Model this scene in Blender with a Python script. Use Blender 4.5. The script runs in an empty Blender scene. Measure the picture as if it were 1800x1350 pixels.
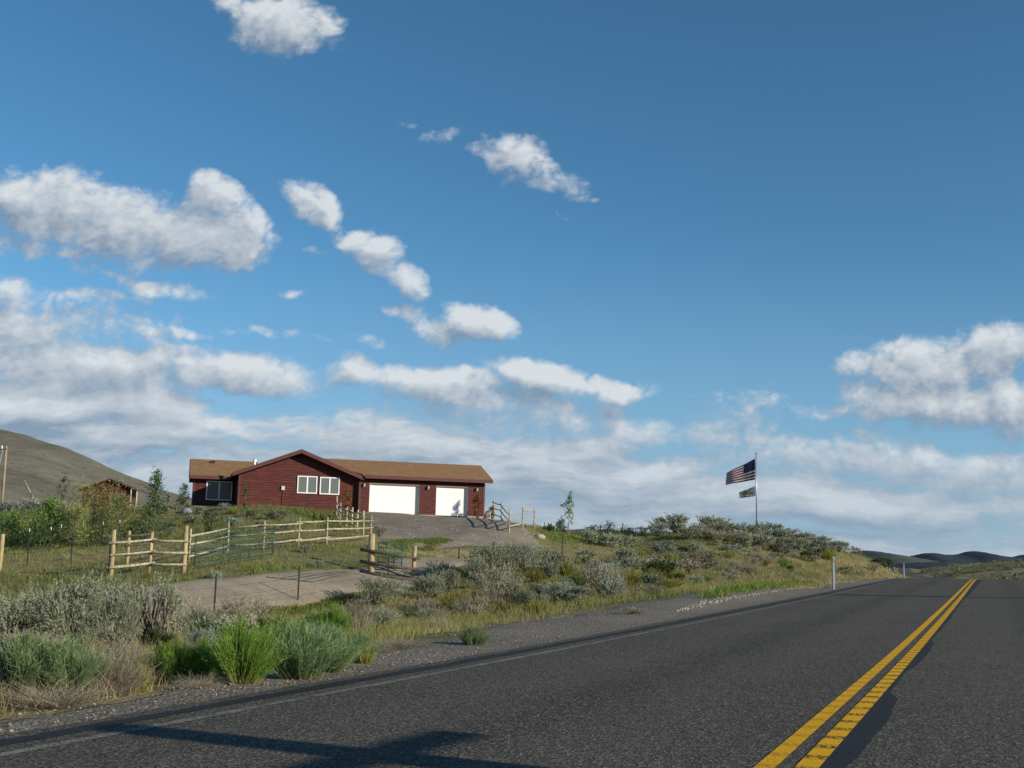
import bpy, math, random
import numpy as np
from mathutils import Vector, Matrix

S = bpy.context.scene
COL = S.collection
R = math.radians
rnd = random.Random(7)
rng = np.random.default_rng(11)

# ------------------------------------------------------------------ camera
F, CX, CY, H = 1980.0, 900.0, 675.0, 1.1          # focal length and centre in pixels of the 1800 x 1350 photograph
PITCH, ROLL = R(8.81), R(1.3)
cam = bpy.data.cameras.new('camera')
cam.sensor_width = 36.0
cam.lens = 36.0 * F / 1800.0
cam.clip_start, cam.clip_end = 0.1, 30000
camo = bpy.data.objects.new('camera', cam)
COL.objects.link(camo)
camo.location = (0, 0, H)
camo.matrix_world = Matrix.Translation((0, 0, H)) @ Matrix.Rotation(R(90) + PITCH, 4, 'X') @ Matrix.Rotation(ROLL, 4, 'Z')
S.camera = camo

def ray(x, y):
    a, b = (x - CX) / F, (CY - y) / F
    c, s = math.cos(ROLL), math.sin(ROLL)
    a, b = a * c - b * s, a * s + b * c
    return np.array([a, math.cos(PITCH) - b * math.sin(PITCH), math.sin(PITCH) + b * math.cos(PITCH)])

def at(x, y, Z):
    d = ray(x, y)
    return d * (Z / d[1]) + np.array([0, 0, H])

def upright(x, top, bot, h):
    "foot and height of an upright thing h metres tall seen between two picture rows"
    Z = h * F / (bot - top)
    for _ in range(8):
        Z *= h / (at(x, top, Z)[2] - at(x, bot, Z)[2])
    return at(x, bot, Z)

# ------------------------------------------------------------------ exposure, sun
S.view_settings.view_transform = 'Standard'
S.view_settings.look = 'None'
S.view_settings.exposure = 0.45
S.view_settings.gamma = 1.0
SUN_AZ, SUN_EL = R(119), R(18.6)                   # azimuth clockwise from +Y
sun = bpy.data.lights.new('sun', 'SUN')
sun.energy = 4.2
sun.angle = R(0.45)
sun.color = (1.0, 0.90, 0.74)
suno = bpy.data.objects.new('sun', sun)
COL.objects.link(suno)
sd = Vector((math.sin(SUN_AZ) * math.cos(SUN_EL), math.cos(SUN_AZ) * math.cos(SUN_EL), math.sin(SUN_EL)))
suno.rotation_euler = sd.to_track_quat('Z', 'Y').to_euler()
suno.location = (60, -30, 40)
S.cycles.max_bounces = 5
S.cycles.diffuse_bounces = 2
S.cycles.glossy_bounces = 2
S.cycles.transparent_max_bounces = 4
S.cycles.caustics_reflective = False
S.cycles.caustics_refractive = False

# ------------------------------------------------------------------ node helper
class NT:
    def __init__(s, tree):
        s.t = tree
    def n(s, typ, **kw):
        nd = s.t.nodes.new(typ)
        for k, v in kw.items():
            setattr(nd, k, v)
        return nd
    def set(s, sock, v):
        if isinstance(v, bpy.types.NodeSocket):
            s.t.links.new(v, sock)
        elif v is not None:
            if sock.type == 'RGBA' and hasattr(v, '__len__') and len(v) == 3:
                v = (*v, 1)
            sock.default_value = v
    def math(s, op, a, b=None, c=None, clamp=False):
        nd = s.n('ShaderNodeMath', operation=op, use_clamp=clamp)
        for i, v in enumerate((a, b, c)):
            if v is not None:
                s.set(nd.inputs[i], v)
        return nd.outputs[0]
    def vmath(s, op, a, b=None, out=0):
        nd = s.n('ShaderNodeVectorMath', operation=op)
        s.set(nd.inputs[0], a)
        if b is not None:
            s.set(nd.inputs[3 if op == 'SCALE' else 1], b)
        return nd.outputs[out]
    def mix(s, f, a, b, blend='MIX'):
        nd = s.n('ShaderNodeMix', data_type='RGBA', blend_type=blend)
        nd.clamp_factor = True
        s.set(nd.inputs[0], f); s.set(nd.inputs[6], a); s.set(nd.inputs[7], b)
        return nd.outputs[2]
    def noise(s, vec, scale, detail=4, rough=0.55, dist=0.0, col=False):
        nd = s.n('ShaderNodeTexNoise')
        s.set(nd.inputs['Vector'], vec)
        nd.inputs['Scale'].default_value = scale
        nd.inputs['Detail'].default_value = detail
        nd.inputs['Roughness'].default_value = rough
        nd.inputs['Distortion'].default_value = dist
        return nd.outputs[1 if col else 0]
    def ramp(s, f, lo, hi, smooth=True):
        nd = s.n('ShaderNodeMapRange', interpolation_type='SMOOTHSTEP' if smooth else 'LINEAR')
        nd.clamp = True
        s.set(nd.inputs[0], f)
        nd.inputs[1].default_value = lo; nd.inputs[2].default_value = hi
        return nd.outputs[0]
    def mapping(s, vec, loc=(0, 0, 0), rot=(0, 0, 0), sc=(1, 1, 1), typ='POINT'):
        nd = s.n('ShaderNodeMapping', vector_type=typ)
        s.set(nd.inputs[0], vec)
        nd.inputs[1].default_value = loc; nd.inputs[2].default_value = rot; nd.inputs[3].default_value = sc
        return nd.outputs[0]

# ------------------------------------------------------------------ sky and clouds (world, by direction only)
W = bpy.data.worlds.new('World')
S.world = W
W.use_nodes = True
wt = W.node_tree
wt.nodes.clear()
w = NT(wt)
geo = w.n('ShaderNodeTexCoord').outputs['Generated']
sky = w.n('ShaderNodeTexSky', sky_type='NISHITA')
sky.sun_disc = False
sky.sun_elevation = SUN_EL
sky.sun_rotation = SUN_AZ
sky.altitude = 1500
sky.air_density = 1.0
sky.dust_density = 0.3
sky.ozone_density = 3.5
SKYK = 0.10
CLK = 0.80                                           # cloud brightness against the exposure
# direction -> tangent coordinates (u to the right, v up) about the +Y axis
sep = w.n('ShaderNodeSeparateXYZ'); wt.links.new(geo, sep.inputs[0])
yy = w.math('MAXIMUM', w.math('ABSOLUTE', sep.outputs[1]), 0.25)
u_ = w.math('DIVIDE', sep.outputs[0], yy)
v_ = w.math('DIVIDE', sep.outputs[2], yy)
cmb = w.n('ShaderNodeCombineXYZ'); wt.links.new(u_, cmb.inputs[0]); wt.links.new(v_, cmb.inputs[1])
UV = cmb.outputs[0]

# cumulus: centre x, y, half width, half height (photograph pixels), tilt in degrees (down to the right), gain
CLOUDS = [
    (508, 38, 100, 62, 8, 1.0), (430, 5, 90, 34, 10, .5),
    (100, 355, 125, 76, 6, 1.0), (215, 392, 125, 84, 8, 1.0), (335, 412, 130, 62, 10, .95), (430, 425, 60, 34, 15, .7), (385, 345, 66, 34, 28, .85), (400, 385, 80, 44, 25, .9), (445, 388, 60, 28, 42, .75), (60, 430, 120, 26, 5, .6),
    (558, 350, 62, 36, 28, .62), (592, 395, 30, 18, 40, .35),
    (652, 445, 60, 42, 32, .95), (705, 488, 52, 30, 40, .8),
    (838, 566, 76, 40, 4, 1.0), (780, 585, 70, 26, 2, .7), (715, 553, 46, 16, 10, .5),
    (905, 278, 80, 50, 10, .62), (955, 308, 60, 30, 8, .5), (772, 236, 40, 20, -20, .46), (748, 212, 40, 8, 0, .18), (988, 375, 20, 8, 10, .2), (1010, 340, 24, 7, 0, .14),
    (195, 484, 64, 17, 8, .42), (300, 518, 76, 18, 6, .55), (170, 528, 110, 14, 3, .4), (170, 575, 160, 42, 6, .55), (40, 520, 80, 34, 20, .5),
    (55, 575, 100, 42, 12, .85), (110, 645, 220, 56, 4, .9), (60, 690, 110, 30, 0, .95), (250, 715, 120, 40, 2, 1.0), (330, 640, 70, 30, 10, .65),
    (425, 660, 140, 40, 4, .9), (610, 662, 60, 28, 10, .65), (760, 676, 160, 30, 2, .9), (955, 668, 100, 34, 8, 1.0), (1075, 692, 70, 24, 4, .75), (840, 705, 240, 24, 2, .6),
    (470, 592, 46, 11, 8, .4), (320, 594, 46, 11, 4, .4), (545, 602, 40, 9, 10, .3), (632, 606, 52, 12, 4, .36), (512, 524, 20, 9, 0, .2), (553, 440, 24, 8, 0, .2), (430, 590, 60, 8, 0, .2),
    (1735, 622, 100, 58, -15, 1.0), (1640, 650, 110, 54, -12, 1.0), (1515, 638, 56, 22, -5, .65), (1660, 715, 180, 40, 3, .9), (1800, 720, 90, 60, 0, .9), (1470, 716, 80, 15, -2, .55), (1560, 700, 90, 30, 10, .6),
    (1055, 820, 44, 15, 10, .45), (1010, 892, 60, 40, 0, .5), (60, 745, 130, 22, 8, .5), (640, 765, 120, 16, 3, .5), (480, 785, 150, 20, 0, .45), (1150, 760, 200, 22, -4, .45), (1390, 800, 190, 40, 4, .5), (1640, 820, 260, 46, 4, .55), (1300, 740, 110, 44, -18, .26),
    (800, 800, 300, 34, 2, .4), (900, 740, 280, 26, 0, .45),
]
def uvpx(x, y):
    d = ray(x, y)
    return d[0] / d[1], d[2] / d[1]

def cloud_group():
    g = bpy.data.node_groups.new('cloud_density', 'ShaderNodeTree')
    g.interface.new_socket('UV', in_out='INPUT', socket_type='NodeSocketVector')
    g.interface.new_socket('Density', in_out='OUTPUT', socket_type='NodeSocketFloat')
    q = NT(g)
    gi = q.n('NodeGroupInput'); go = q.n('NodeGroupOutput')
    p = gi.outputs[0]
    # domain warp
    wn = q.noise(p, 7.0, 4, 0.6, col=True)
    off = q.vmath('MULTIPLY', q.vmath('SUBTRACT', wn, (0.5, 0.5, 0.5)), (0.085, 0.05, 0))
    pw = q.vmath('MULTIPLY', q.vmath('ADD', p, off), (1, 1, 0))
    best = None
    for (x, y, a, b, rot, gain) in CLOUDS:
        u0, v0 = uvpx(x, y)
        m = q.mapping(pw, (u0, v0, 0), (0, 0, -R(rot) - ROLL), (a / F * 1.18, b / F * 1.18, 1), 'TEXTURE')
        e = q.vmath('DOT_PRODUCT', m, m, 1)
        f = q.math('MULTIPLY_ADD', e, -gain, gain)
        best = f if best is None else q.math('SMOOTH_MAX', best, f, 0.25)
    # low bank of layered cloud over the horizon
    ps = q.mapping(pw, (3.1, 0.7, 0), (0, 0, -ROLL), (3.6, 19, 1))
    lay = q.noise(ps, 1.0, 6, 0.6)
    sv = q.n('ShaderNodeSeparateXYZ'); g.links.new(pw, sv.inputs[0])
    vv = q.math('ADD', sv.outputs[1], q.math('MULTIPLY', sv.outputs[0], 0.09))
    cover = q.math('SUBTRACT', 1.0, q.ramp(vv, 0.09, 0.165))
    bank = q.math('MULTIPLY', q.math('ADD', q.math('MULTIPLY', q.math('SUBTRACT', lay, 0.5), 3.8), 0.72), cover)
    bank = q.math('SUBTRACT', bank, q.math('MULTIPLY', q.math('SUBTRACT', 1.0, cover), 1.2))
    best = q.math('SMOOTH_MAX', best, bank, 0.25)
    best = q.math('MAXIMUM', best, -1.0)
    pd = q.mapping(p, (0, 0, 0), (0, 0, R(-20)), (1, 1.35, 1))
    d1 = q.noise(pd, 15.0, 10, 0.62, 0.35)
    bl1 = q.math('ABSOLUTE', q.math('SUBTRACT', q.noise(pw, 26.0, 2, 0.5), 0.5))      # rounded billows
    bl2 = q.math('ABSOLUTE', q.math('SUBTRACT', q.noise(pd, 62.0, 3, 0.55), 0.5))
    det = q.math('MULTIPLY', q.math('SUBTRACT', d1, 0.5), 2.3)
    det = q.math('ADD', det, q.math('MULTIPLY_ADD', bl1, 2.6, -0.28))
    det = q.math('ADD', det, q.math('MULTIPLY_ADD', bl2, 1.3, -0.13))
    str_ = q.noise(q.mapping(pw, (1.3, 5.2, 0), (0, 0, -ROLL), (9, 46, 1)), 1.0, 6, 0.6)          # streaks of the far layers
    ldet = q.math('ADD', q.math('MULTIPLY', q.math('SUBTRACT', str_, 0.5), 2.6), q.math('MULTIPLY', det, 0.30))
    near_ = q.ramp(vv, 0.085, 0.16)
    det = q.math('ADD', q.math('MULTIPLY', det, near_), q.math('MULTIPLY', ldet, q.math('SUBTRACT', 1.0, near_)))
    q.set(go.inputs[0], q.math('ADD', q.math('MULTIPLY_ADD', best, 1.5, 0.10), det))
    return g
CG = cloud_group()
def dens(off):
    nd = w.n('ShaderNodeGroup'); nd.node_tree = CG
    w.set(nd.inputs[0], w.vmath('ADD', UV, off))
    return nd.outputs[0]
D0 = dens((0, 0, 0))
D1 = dens((0.009, 0.017, 0))
alpha = w.ramp(D0, -0.05, 1.05)
lit = w.math('MULTIPLY_ADD', w.math('SUBTRACT', D0, D1), 0.52, 0.43)
lit = w.ramp(lit, 0.0, 1.05, False)
ccol = w.mix(lit, (0.205, 0.270, 0.360), (0.66, 0.69, 0.71))
low = w.math('SUBTRACT', 1.0, w.ramp(v_, 0.0, 0.15))     # the air between: far clouds are bluer
ccol = w.mix(w.math('MULTIPLY', low, 0.55), ccol, (0.31, 0.41, 0.52))
ccol = w.vmath('SCALE', ccol, CLK / SKYK)
hs_ = w.n('ShaderNodeHueSaturation'); hs_.inputs['Saturation'].default_value = 1.13; hs_.inputs['Hue'].default_value = 0.488; hs_.inputs['Value'].default_value = 0.90
wt.links.new(sky.outputs[0], hs_.inputs['Color'])
skyc = w.mix(w.math('MULTIPLY', w.math('SUBTRACT', 1.0, w.ramp(v_, -0.02, 0.30)), 0.75), hs_.outputs[0], tuple(c * CLK / SKYK for c in (0.205, 0.370, 0.540)))
fin = w.mix(w.math('MULTIPLY', alpha, 0.92), skyc, ccol)
fin = w.mix(w.ramp(v_, -0.02, 0.0), skyc, fin)
bg = w.n('ShaderNodeBackground'); bg.inputs[1].default_value = SKYK
wt.links.new(fin, bg.inputs[0])
wo = w.n('ShaderNodeOutputWorld'); wt.links.new(bg.outputs[0], wo.inputs[0])
W.cycles.sampling_method = 'MANUAL'
W.cycles.sample_map_resolution = 512

# ------------------------------------------------------------------ object helpers
def tag(o, label=None, cat=None, group=None, kind=None):
    if label: o['label'] = label
    if cat: o['category'] = cat
    if group: o['group'] = group
    if kind: o['kind'] = kind
    return o

def empty(name, loc, rz=0.0, label=None, cat=None, group=None):
    o = bpy.data.objects.new(name, None)
    o.empty_display_size = 0.3
    COL.objects.link(o)
    o.location = loc
    o.rotation_euler = (0, 0, rz)
    return tag(o, label, cat, group)

def mesh_np(name, V, Q, mat, parent=None, attr=None, smooth=False, uv=None, mi=None):
    "mesh from numpy arrays; Q is (n,4) or (n,3)"
    me = bpy.data.meshes.new(name)
    V = np.asarray(V, np.float32); Q = np.asarray(Q, np.int32)
    k = Q.shape[1]
    me.vertices.add(len(V)); me.vertices.foreach_set('co', V.ravel())
    me.loops.add(Q.size); me.loops.foreach_set('vertex_index', Q.ravel())
    me.polygons.add(len(Q))
    me.polygons.foreach_set('loop_start', np.arange(0, Q.size, k, dtype=np.int32))
    if smooth:
        me.polygons.foreach_set('use_smooth', np.ones(len(Q), bool))
    for an, av in (attr or {}).items():
        a = me.attributes.new(an, 'FLOAT', 'POINT'); a.data.foreach_set('value', np.asarray(av, np.float32).ravel())
    if uv is not None:
        l = me.uv_layers.new(name='UVMap'); l.data.foreach_set('uv', np.asarray(uv, np.float32)[Q.ravel()].ravel())
    for m in (mat if isinstance(mat, (list, tuple)) else [mat]):
        me.materials.append(m)
    if mi is not None:
        me.polygons.foreach_set('material_index', np.asarray(mi, np.int32))
    me.update(calc_edges=True)
    me.validate()
    o = bpy.data.objects.new(name, me)
    COL.objects.link(o)
    if parent: o.parent = parent
    return o

class MB:
    "collects boxes, tubes and prisms into one mesh"
    def __init__(s):
        s.v = []; s.f = []
    def poly(s, pts, faces):
        b = len(s.v)
        s.v += [tuple(p) for p in pts]
        s.f += [tuple(b + i for i in f) for f in faces]
    def box(s, x0, x1, y0, y1, z0, z1):
        s.poly([(x0, y0, z0), (x1, y0, z0), (x1, y1, z0), (x0, y1, z0), (x0, y0, z1), (x1, y0, z1), (x1, y1, z1), (x0, y1, z1)],
               [(0, 3, 2, 1), (4, 5, 6, 7), (0, 1, 5, 4), (1, 2, 6, 5), (2, 3, 7, 6), (3, 0, 4, 7)])
    def tube(s, pts, rad, n=8):
        "rad: one number or one per point"
        pts = [Vector(p) for p in pts]
        if not hasattr(rad, '__len__'): rad = [rad] * len(pts)
        b = len(s.v)
        for i, p in enumerate(pts):
            d = (pts[min(i + 1, len(pts) - 1)] - pts[max(i - 1, 0)]).normalized()
            a = d.cross(Vector((0, 0, 1)) if abs(d.z) < .9 else Vector((1, 0, 0))).normalized()
            c = d.cross(a)
            for k in range(n):
                t = 2 * math.pi * k / n
                s.v.append(tuple(p + (a * math.cos(t) + c * math.sin(t)) * rad[i]))
        for i in range(len(pts) - 1):
            for k in range(n):
                s.f.append((b + i * n + k, b + i * n + (k + 1) % n, b + (i + 1) * n + (k + 1) % n, b + (i + 1) * n + k))
        s.f.append(tuple(b + k for k in range(n - 1, -1, -1)))
        s.f.append(tuple(b + (len(pts) - 1) * n + k for k in range(n)))
    def prism(s, prof, y0, y1, axis='y'):
        "closed outline in (a, z), pushed along the other axis"
        n = len(prof)
        P = [(a, y0, z) for a, z in prof] + [(a, y1, z) for a, z in prof] if axis == 'y' else [(y0, a, z) for a, z in prof] + [(y1, a, z) for a, z in prof]
        s.poly(P, [tuple(range(n)), tuple(range(2 * n - 1, n - 1, -1))] + [(i, i + n, (i + 1) % n + n, (i + 1) % n) for i in range(n)])
    def blob(s, c, r, seed=0, n=10, m=7, amp=.2):
        rr = random.Random(seed); b = len(s.v)
        for i in range(m + 1):
            th = math.pi * i / m
            for k in range(n):
                ph = 2 * math.pi * k / n
                q = 1 + amp * (rr.random() - .5) * 2 * (0 if i in (0, m) else 1)
                s.v.append((c[0] + r[0] * q * math.sin(th) * math.cos(ph), c[1] + r[1] * q * math.sin(th) * math.sin(ph), c[2] + r[2] * q * math.cos(th)))
        for i in range(m):
            for k in range(n):
                s.f.append((b + i * n + k, b + (i + 1) * n + k, b + (i + 1) * n + (k + 1) % n, b + i * n + (k + 1) % n))
    def build(s, name, mat, parent=None, smooth=False, bevel=0):
        me = bpy.data.meshes.new(name)
        me.from_pydata(s.v, [], s.f)
        me.validate()
        import bmesh
        bm = bmesh.new(); bm.from_mesh(me)
        bmesh.ops.recalc_face_normals(bm, faces=bm.faces)
        if bevel:
            bmesh.ops.bevel(bm, geom=[e for e in bm.edges], offset=bevel, segments=1, affect='EDGES')
        bm.to_mesh(me); bm.free()
        me.materials.append(mat)
        if smooth:
            me.polygons.foreach_set('use_smooth', np.ones(len(me.polygons), bool))
        o = bpy.data.objects.new(name, me)
        COL.objects.link(o)
        if parent: o.parent = parent
        return o

def copy_tree(o, parent=None):
    c = o.copy(); COL.objects.link(c)
    if parent: c.parent = parent
    for ch in list(o.children):
        copy_tree(ch, c)
    return c

# ------------------------------------------------------------------ materials
def new_mat(name):
    m = bpy.data.materials.new(name); m.use_nodes = True
    m.node_tree.nodes.clear()
    q = NT(m.node_tree)
    out = q.n('ShaderNodeOutputMaterial')
    return m, q, out

def pbr(name, colour, rough=0.7, metal=0.0, var=0.15, scale=6.0, bump=0.0, bscale=40.0, spec=0.4, stretch=(1, 1, 1)):
    m, q, out = new_mat(name)
    tc = q.n('ShaderNodeTexCoord').outputs['Object']
    p = q.mapping(tc, sc=stretch)
    nz = q.noise(p, scale, 5, 0.6)
    f = q.ramp(nz, 0.3, 0.7)
    a = tuple(c * (1 - var) for c in colour); b = tuple(min(1, c * (1 + var)) for c in colour)
    col = q.mix(f, a, b)
    col = q.mix(q.math('MULTIPLY', q.ramp(q.noise(p, scale * .3, 3), .5, .75), var * 1.2), col, tuple(x * .45 for x in colour))
    bs = q.n('ShaderNodeBsdfPrincipled')
    q.set(bs.inputs['Base Color'], col)
    bs.inputs['Roughness'].default_value = rough
    bs.inputs['Metallic'].default_value = metal
    bs.inputs['Specular IOR Level'].default_value = spec
    if bump:
        bn = q.n('ShaderNodeBump'); bn.inputs['Strength'].default_value = bump; bn.inputs['Distance'].default_value = 0.02
        q.set(bn.inputs['Height'], q.noise(p, bscale, 4, 0.6))
        q.set(bs.inputs['Normal'], bn.outputs[0])
    m.node_tree.links.new(bs.outputs[0], out.inputs[0])
    return m

def leaf_mat(name, cols, tip=None, trans=0.25, objvar=0.25):
    "cols: two or three leaf colours, one per leaf at random; tip: (colour, from, to) mixed in along attribute h"
    m, q, out = new_mat(name)
    g = q.n('ShaderNodeNewGeometry')
    r = g.outputs['Random Per Island']
    c = q.mix(q.ramp(r, 0.15, 0.6), cols[0], cols[1])
    if len(cols) > 2:
        c = q.mix(q.ramp(r, 0.6, 0.95), c, cols[2])
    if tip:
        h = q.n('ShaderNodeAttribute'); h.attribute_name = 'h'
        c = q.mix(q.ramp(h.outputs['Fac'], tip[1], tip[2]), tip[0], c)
    oi = q.n('ShaderNodeObjectInfo').outputs['Random']
    hs = q.n('ShaderNodeHueSaturation')
    q.set(hs.inputs['Color'], c)
    q.set(hs.inputs['Value'], q.math('MULTIPLY_ADD', oi, objvar * 2, 1 - objvar))
    q.set(hs.inputs['Hue'], q.math('MULTIPLY_ADD', oi, 0.02, 0.49))
    c = hs.outputs[0]
    d = q.n('ShaderNodeBsdfDiffuse'); q.set(d.inputs[0], c)
    t = q.n('ShaderNodeBsdfTranslucent'); q.set(t.inputs[0], c)
    mx = q.n('ShaderNodeMixShader'); mx.inputs[0].default_value = trans
    m.node_tree.links.new(d.outputs[0], mx.inputs[1]); m.node_tree.links.new(t.outputs[0], mx.inputs[2])
    m.node_tree.links.new(mx.outputs[0], out.inputs[0])
    return m

M = {}
M['fence_wood'] = pbr('fence_wood', (0.36, 0.31, 0.215), 0.85, var=.4, scale=9, bump=.4, stretch=(1, 1, .2))
M['post_wood'] = pbr('post_wood', (0.34, 0.27, 0.14), 0.85, var=.3, scale=7, bump=.4, stretch=(1, 1, .2))
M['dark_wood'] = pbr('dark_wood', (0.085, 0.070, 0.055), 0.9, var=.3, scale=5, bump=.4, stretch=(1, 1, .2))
M['grey_wood'] = pbr('grey_wood', (0.25, 0.20, 0.14), 0.85, var=.3, scale=5, bump=.4, stretch=(1, 1, .2))
M['green_steel'] = pbr('green_steel', (0.012, 0.075, 0.052), 0.45, var=.15)
M['dark_steel'] = pbr('dark_steel', (0.035, 0.038, 0.034), 0.6, var=.3)
M['white_paint'] = pbr('white_paint', (0.78, 0.78, 0.75), 0.45, var=.04)
M['door_white'] = pbr('door_white', (0.80, 0.80, 0.79), 0.5, var=.02)
M['cream'] = pbr('cream', (0.55, 0.49, 0.36), 0.7, var=.1)
M['trim_red'] = pbr('trim_red', (0.092, 0.030, 0.026), 0.65, var=.15, scale=3)
M['concrete'] = pbr('concrete', (0.42, 0.36, 0.27), 0.85, var=.15)
M['galv'] = pbr('galv', (0.55, 0.56, 0.57), 0.35, metal=.7, var=.1)
M['pole_metal'] = pbr('pole_metal', (0.30, 0.31, 0.33), 0.35, metal=.6, var=.1)
M['bronze'] = pbr('bronze', (0.05, 0.035, 0.025), 0.5)
M['lamp_glass'] = pbr('lamp_glass', (0.5, 0.5, 0.47), 0.2)
M['black'] = pbr('black', (0.015, 0.015, 0.016), 0.5)
M['bark'] = pbr('bark', (0.16, 0.12, 0.085), 0.9, var=.3, scale=12)
M['sage_wood'] = pbr('sage_wood', (0.105, 0.085, 0.068), 0.95, var=.35, scale=14)
M['dry_wood'] = pbr('dry_wood', (0.28, 0.235, 0.17), 0.95, var=.3, scale=14)
M['boulder'] = pbr('boulder', (0.17, 0.19, 0.21), 0.9, var=.2, scale=2)
M['pale_rock'] = pbr('pale_rock', (0.38, 0.34, 0.29), 0.9, var=.25, scale=8, bump=.5, bscale=20)
def cloth(name, colour):
    m, q, out = new_mat(name)
    tc = q.n('ShaderNodeTexCoord').outputs['Object']
    c = q.mix(q.ramp(q.noise(tc, 5, 4), .3, .7), tuple(x * .9 for x in colour), colour)
    d = q.n('ShaderNodeBsdfDiffuse'); q.set(d.inputs[0], c)
    t = q.n('ShaderNodeBsdfTranslucent'); q.set(t.inputs[0], c)
    mx = q.n('ShaderNodeMixShader'); mx.inputs[0].default_value = .42
    m.node_tree.links.new(d.outputs[0], mx.inputs[1]); m.node_tree.links.new(t.outputs[0], mx.inputs[2]); m.node_tree.links.new(mx.outputs[0], out.inputs[0])
    return m
M['flag_red'] = cloth('flag_red', (0.20, 0.018, 0.03))
M['flag_white'] = cloth('flag_white', (0.70, 0.67, 0.66))
M['flag_blue'] = cloth('flag_blue', (0.022, 0.026, 0.075))
M['gold'] = cloth('gold', (0.55, 0.40, 0.08))
M['dark_cloth'] = pbr('dark_cloth', (0.06, 0.07, 0.075), 0.8, var=.3)

def siding():
    m, q, out = new_mat('red_siding')
    tc = q.n('ShaderNodeTexCoord').outputs['Object']
    sp = q.n('ShaderNodeSeparateXYZ'); q.set(sp.inputs[0], tc)
    fr = q.math('FRACT', q.math('MULTIPLY', sp.outputs[2], 1 / .19))
    row = q.math('FLOOR', q.math('MULTIPLY', sp.outputs[2], 1 / .19))
    st = q.mapping(tc, sc=(.7, .7, 5.3))
    c = q.mix(q.ramp(q.noise(st, 2.2, 5, .6), .35, .68), (0.058, 0.012, 0.011), (0.122, 0.028, 0.021))
    cb = q.n('ShaderNodeCombineXYZ'); q.set(cb.inputs[0], row); 
    rv = q.n('ShaderNodeTexWhiteNoise', noise_dimensions='3D'); q.set(rv.inputs[0], cb.outputs[0])
    c = q.mix(q.math('MULTIPLY', rv.outputs[0], .35), c, (0.060, 0.014, 0.012))
    c = q.mix(q.math('MULTIPLY', q.ramp(fr, .13, .05), .75), c, (0.022, 0.007, 0.006))
    bs = q.n('ShaderNodeBsdfPrincipled'); q.set(bs.inputs['Base Color'], c); bs.inputs['Roughness'].default_value = .65
    bs.inputs['Specular IOR Level'].default_value = .25
    bn = q.n('ShaderNodeBump'); bn.inputs['Strength'].default_value = .7; bn.inputs['Distance'].default_value = .03
    q.set(bn.inputs['Height'], q.math('SUBTRACT', 1.0, fr)); q.set(bs.inputs['Normal'], bn.outputs[0])
    m.node_tree.links.new(bs.outputs[0], out.inputs[0])
    return m
M['siding'] = siding()

def shingles():
    m, q, out = new_mat('brown_shingles')
    tc = q.n('ShaderNodeTexCoord').outputs['Object']
    br = q.n('ShaderNodeTexBrick'); q.set(br.inputs[0], q.mapping(tc, rot=(0, 0, 0)))
    br.inputs['Color1'].default_value = (.31, .178, .085, 1); br.inputs['Color2'].default_value = (.235, .132, .064, 1)
    br.inputs['Mortar'].default_value = (.13, .08, .045, 1)
    br.inputs['Scale'].default_value = 1.0; br.inputs['Mortar Size'].default_value = .012
    br.inputs['Brick Width'].default_value = .32; br.inputs['Row Height'].default_value = .14
    c = q.mix(q.ramp(q.noise(q.mapping(tc, sc=(1, 2.5, 2.5)), 1.6, 5, .6), .35, .7), br.outputs[0], (.25, .155, .085), 'MULTIPLY')
    c = q.mix(.75, c, br.outputs[0])
    c = q.mix(q.math('MULTIPLY', q.ramp(q.noise(tc, 30, 3), .4, .7), .35), c, (.36, .22, .12))
    bs = q.n('ShaderNodeBsdfPrincipled'); q.set(bs.inputs['Base Color'], c); bs.inputs['Roughness'].default_value = .9
    bs.inputs['Specular IOR Level'].default_value = .2
    m.node_tree.links.new(bs.outputs[0], out.inputs[0])
    return m
M['shingles'] = shingles()

def glass(name, base, rough=.06):
    m, q, out = new_mat(name)
    bs = q.n('ShaderNodeBsdfPrincipled')
    tc = q.n('ShaderNodeTexCoord').outputs['Object']
    sp = q.n('ShaderNodeSeparateXYZ'); q.set(sp.inputs[0], tc)
    bl = q.math('FRACT', q.math('MULTIPLY', sp.outputs[0], 1 / .09))
    c = q.mix(q.ramp(bl, .2, .02), base, tuple(b * .6 for b in base))
    q.set(bs.inputs['Base Color'], c)
    bs.inputs['Roughness'].default_value = rough
    bs.inputs['Specular IOR Level'].default_value = .6
    m.node_tree.links.new(bs.outputs[0], out.inputs[0])
    return m
M['pane'] = glass('pane', (0.13, 0.155, 0.15))
M['pane_dark'] = glass('pane_dark', (0.022, 0.032, 0.034), .25)

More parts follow.
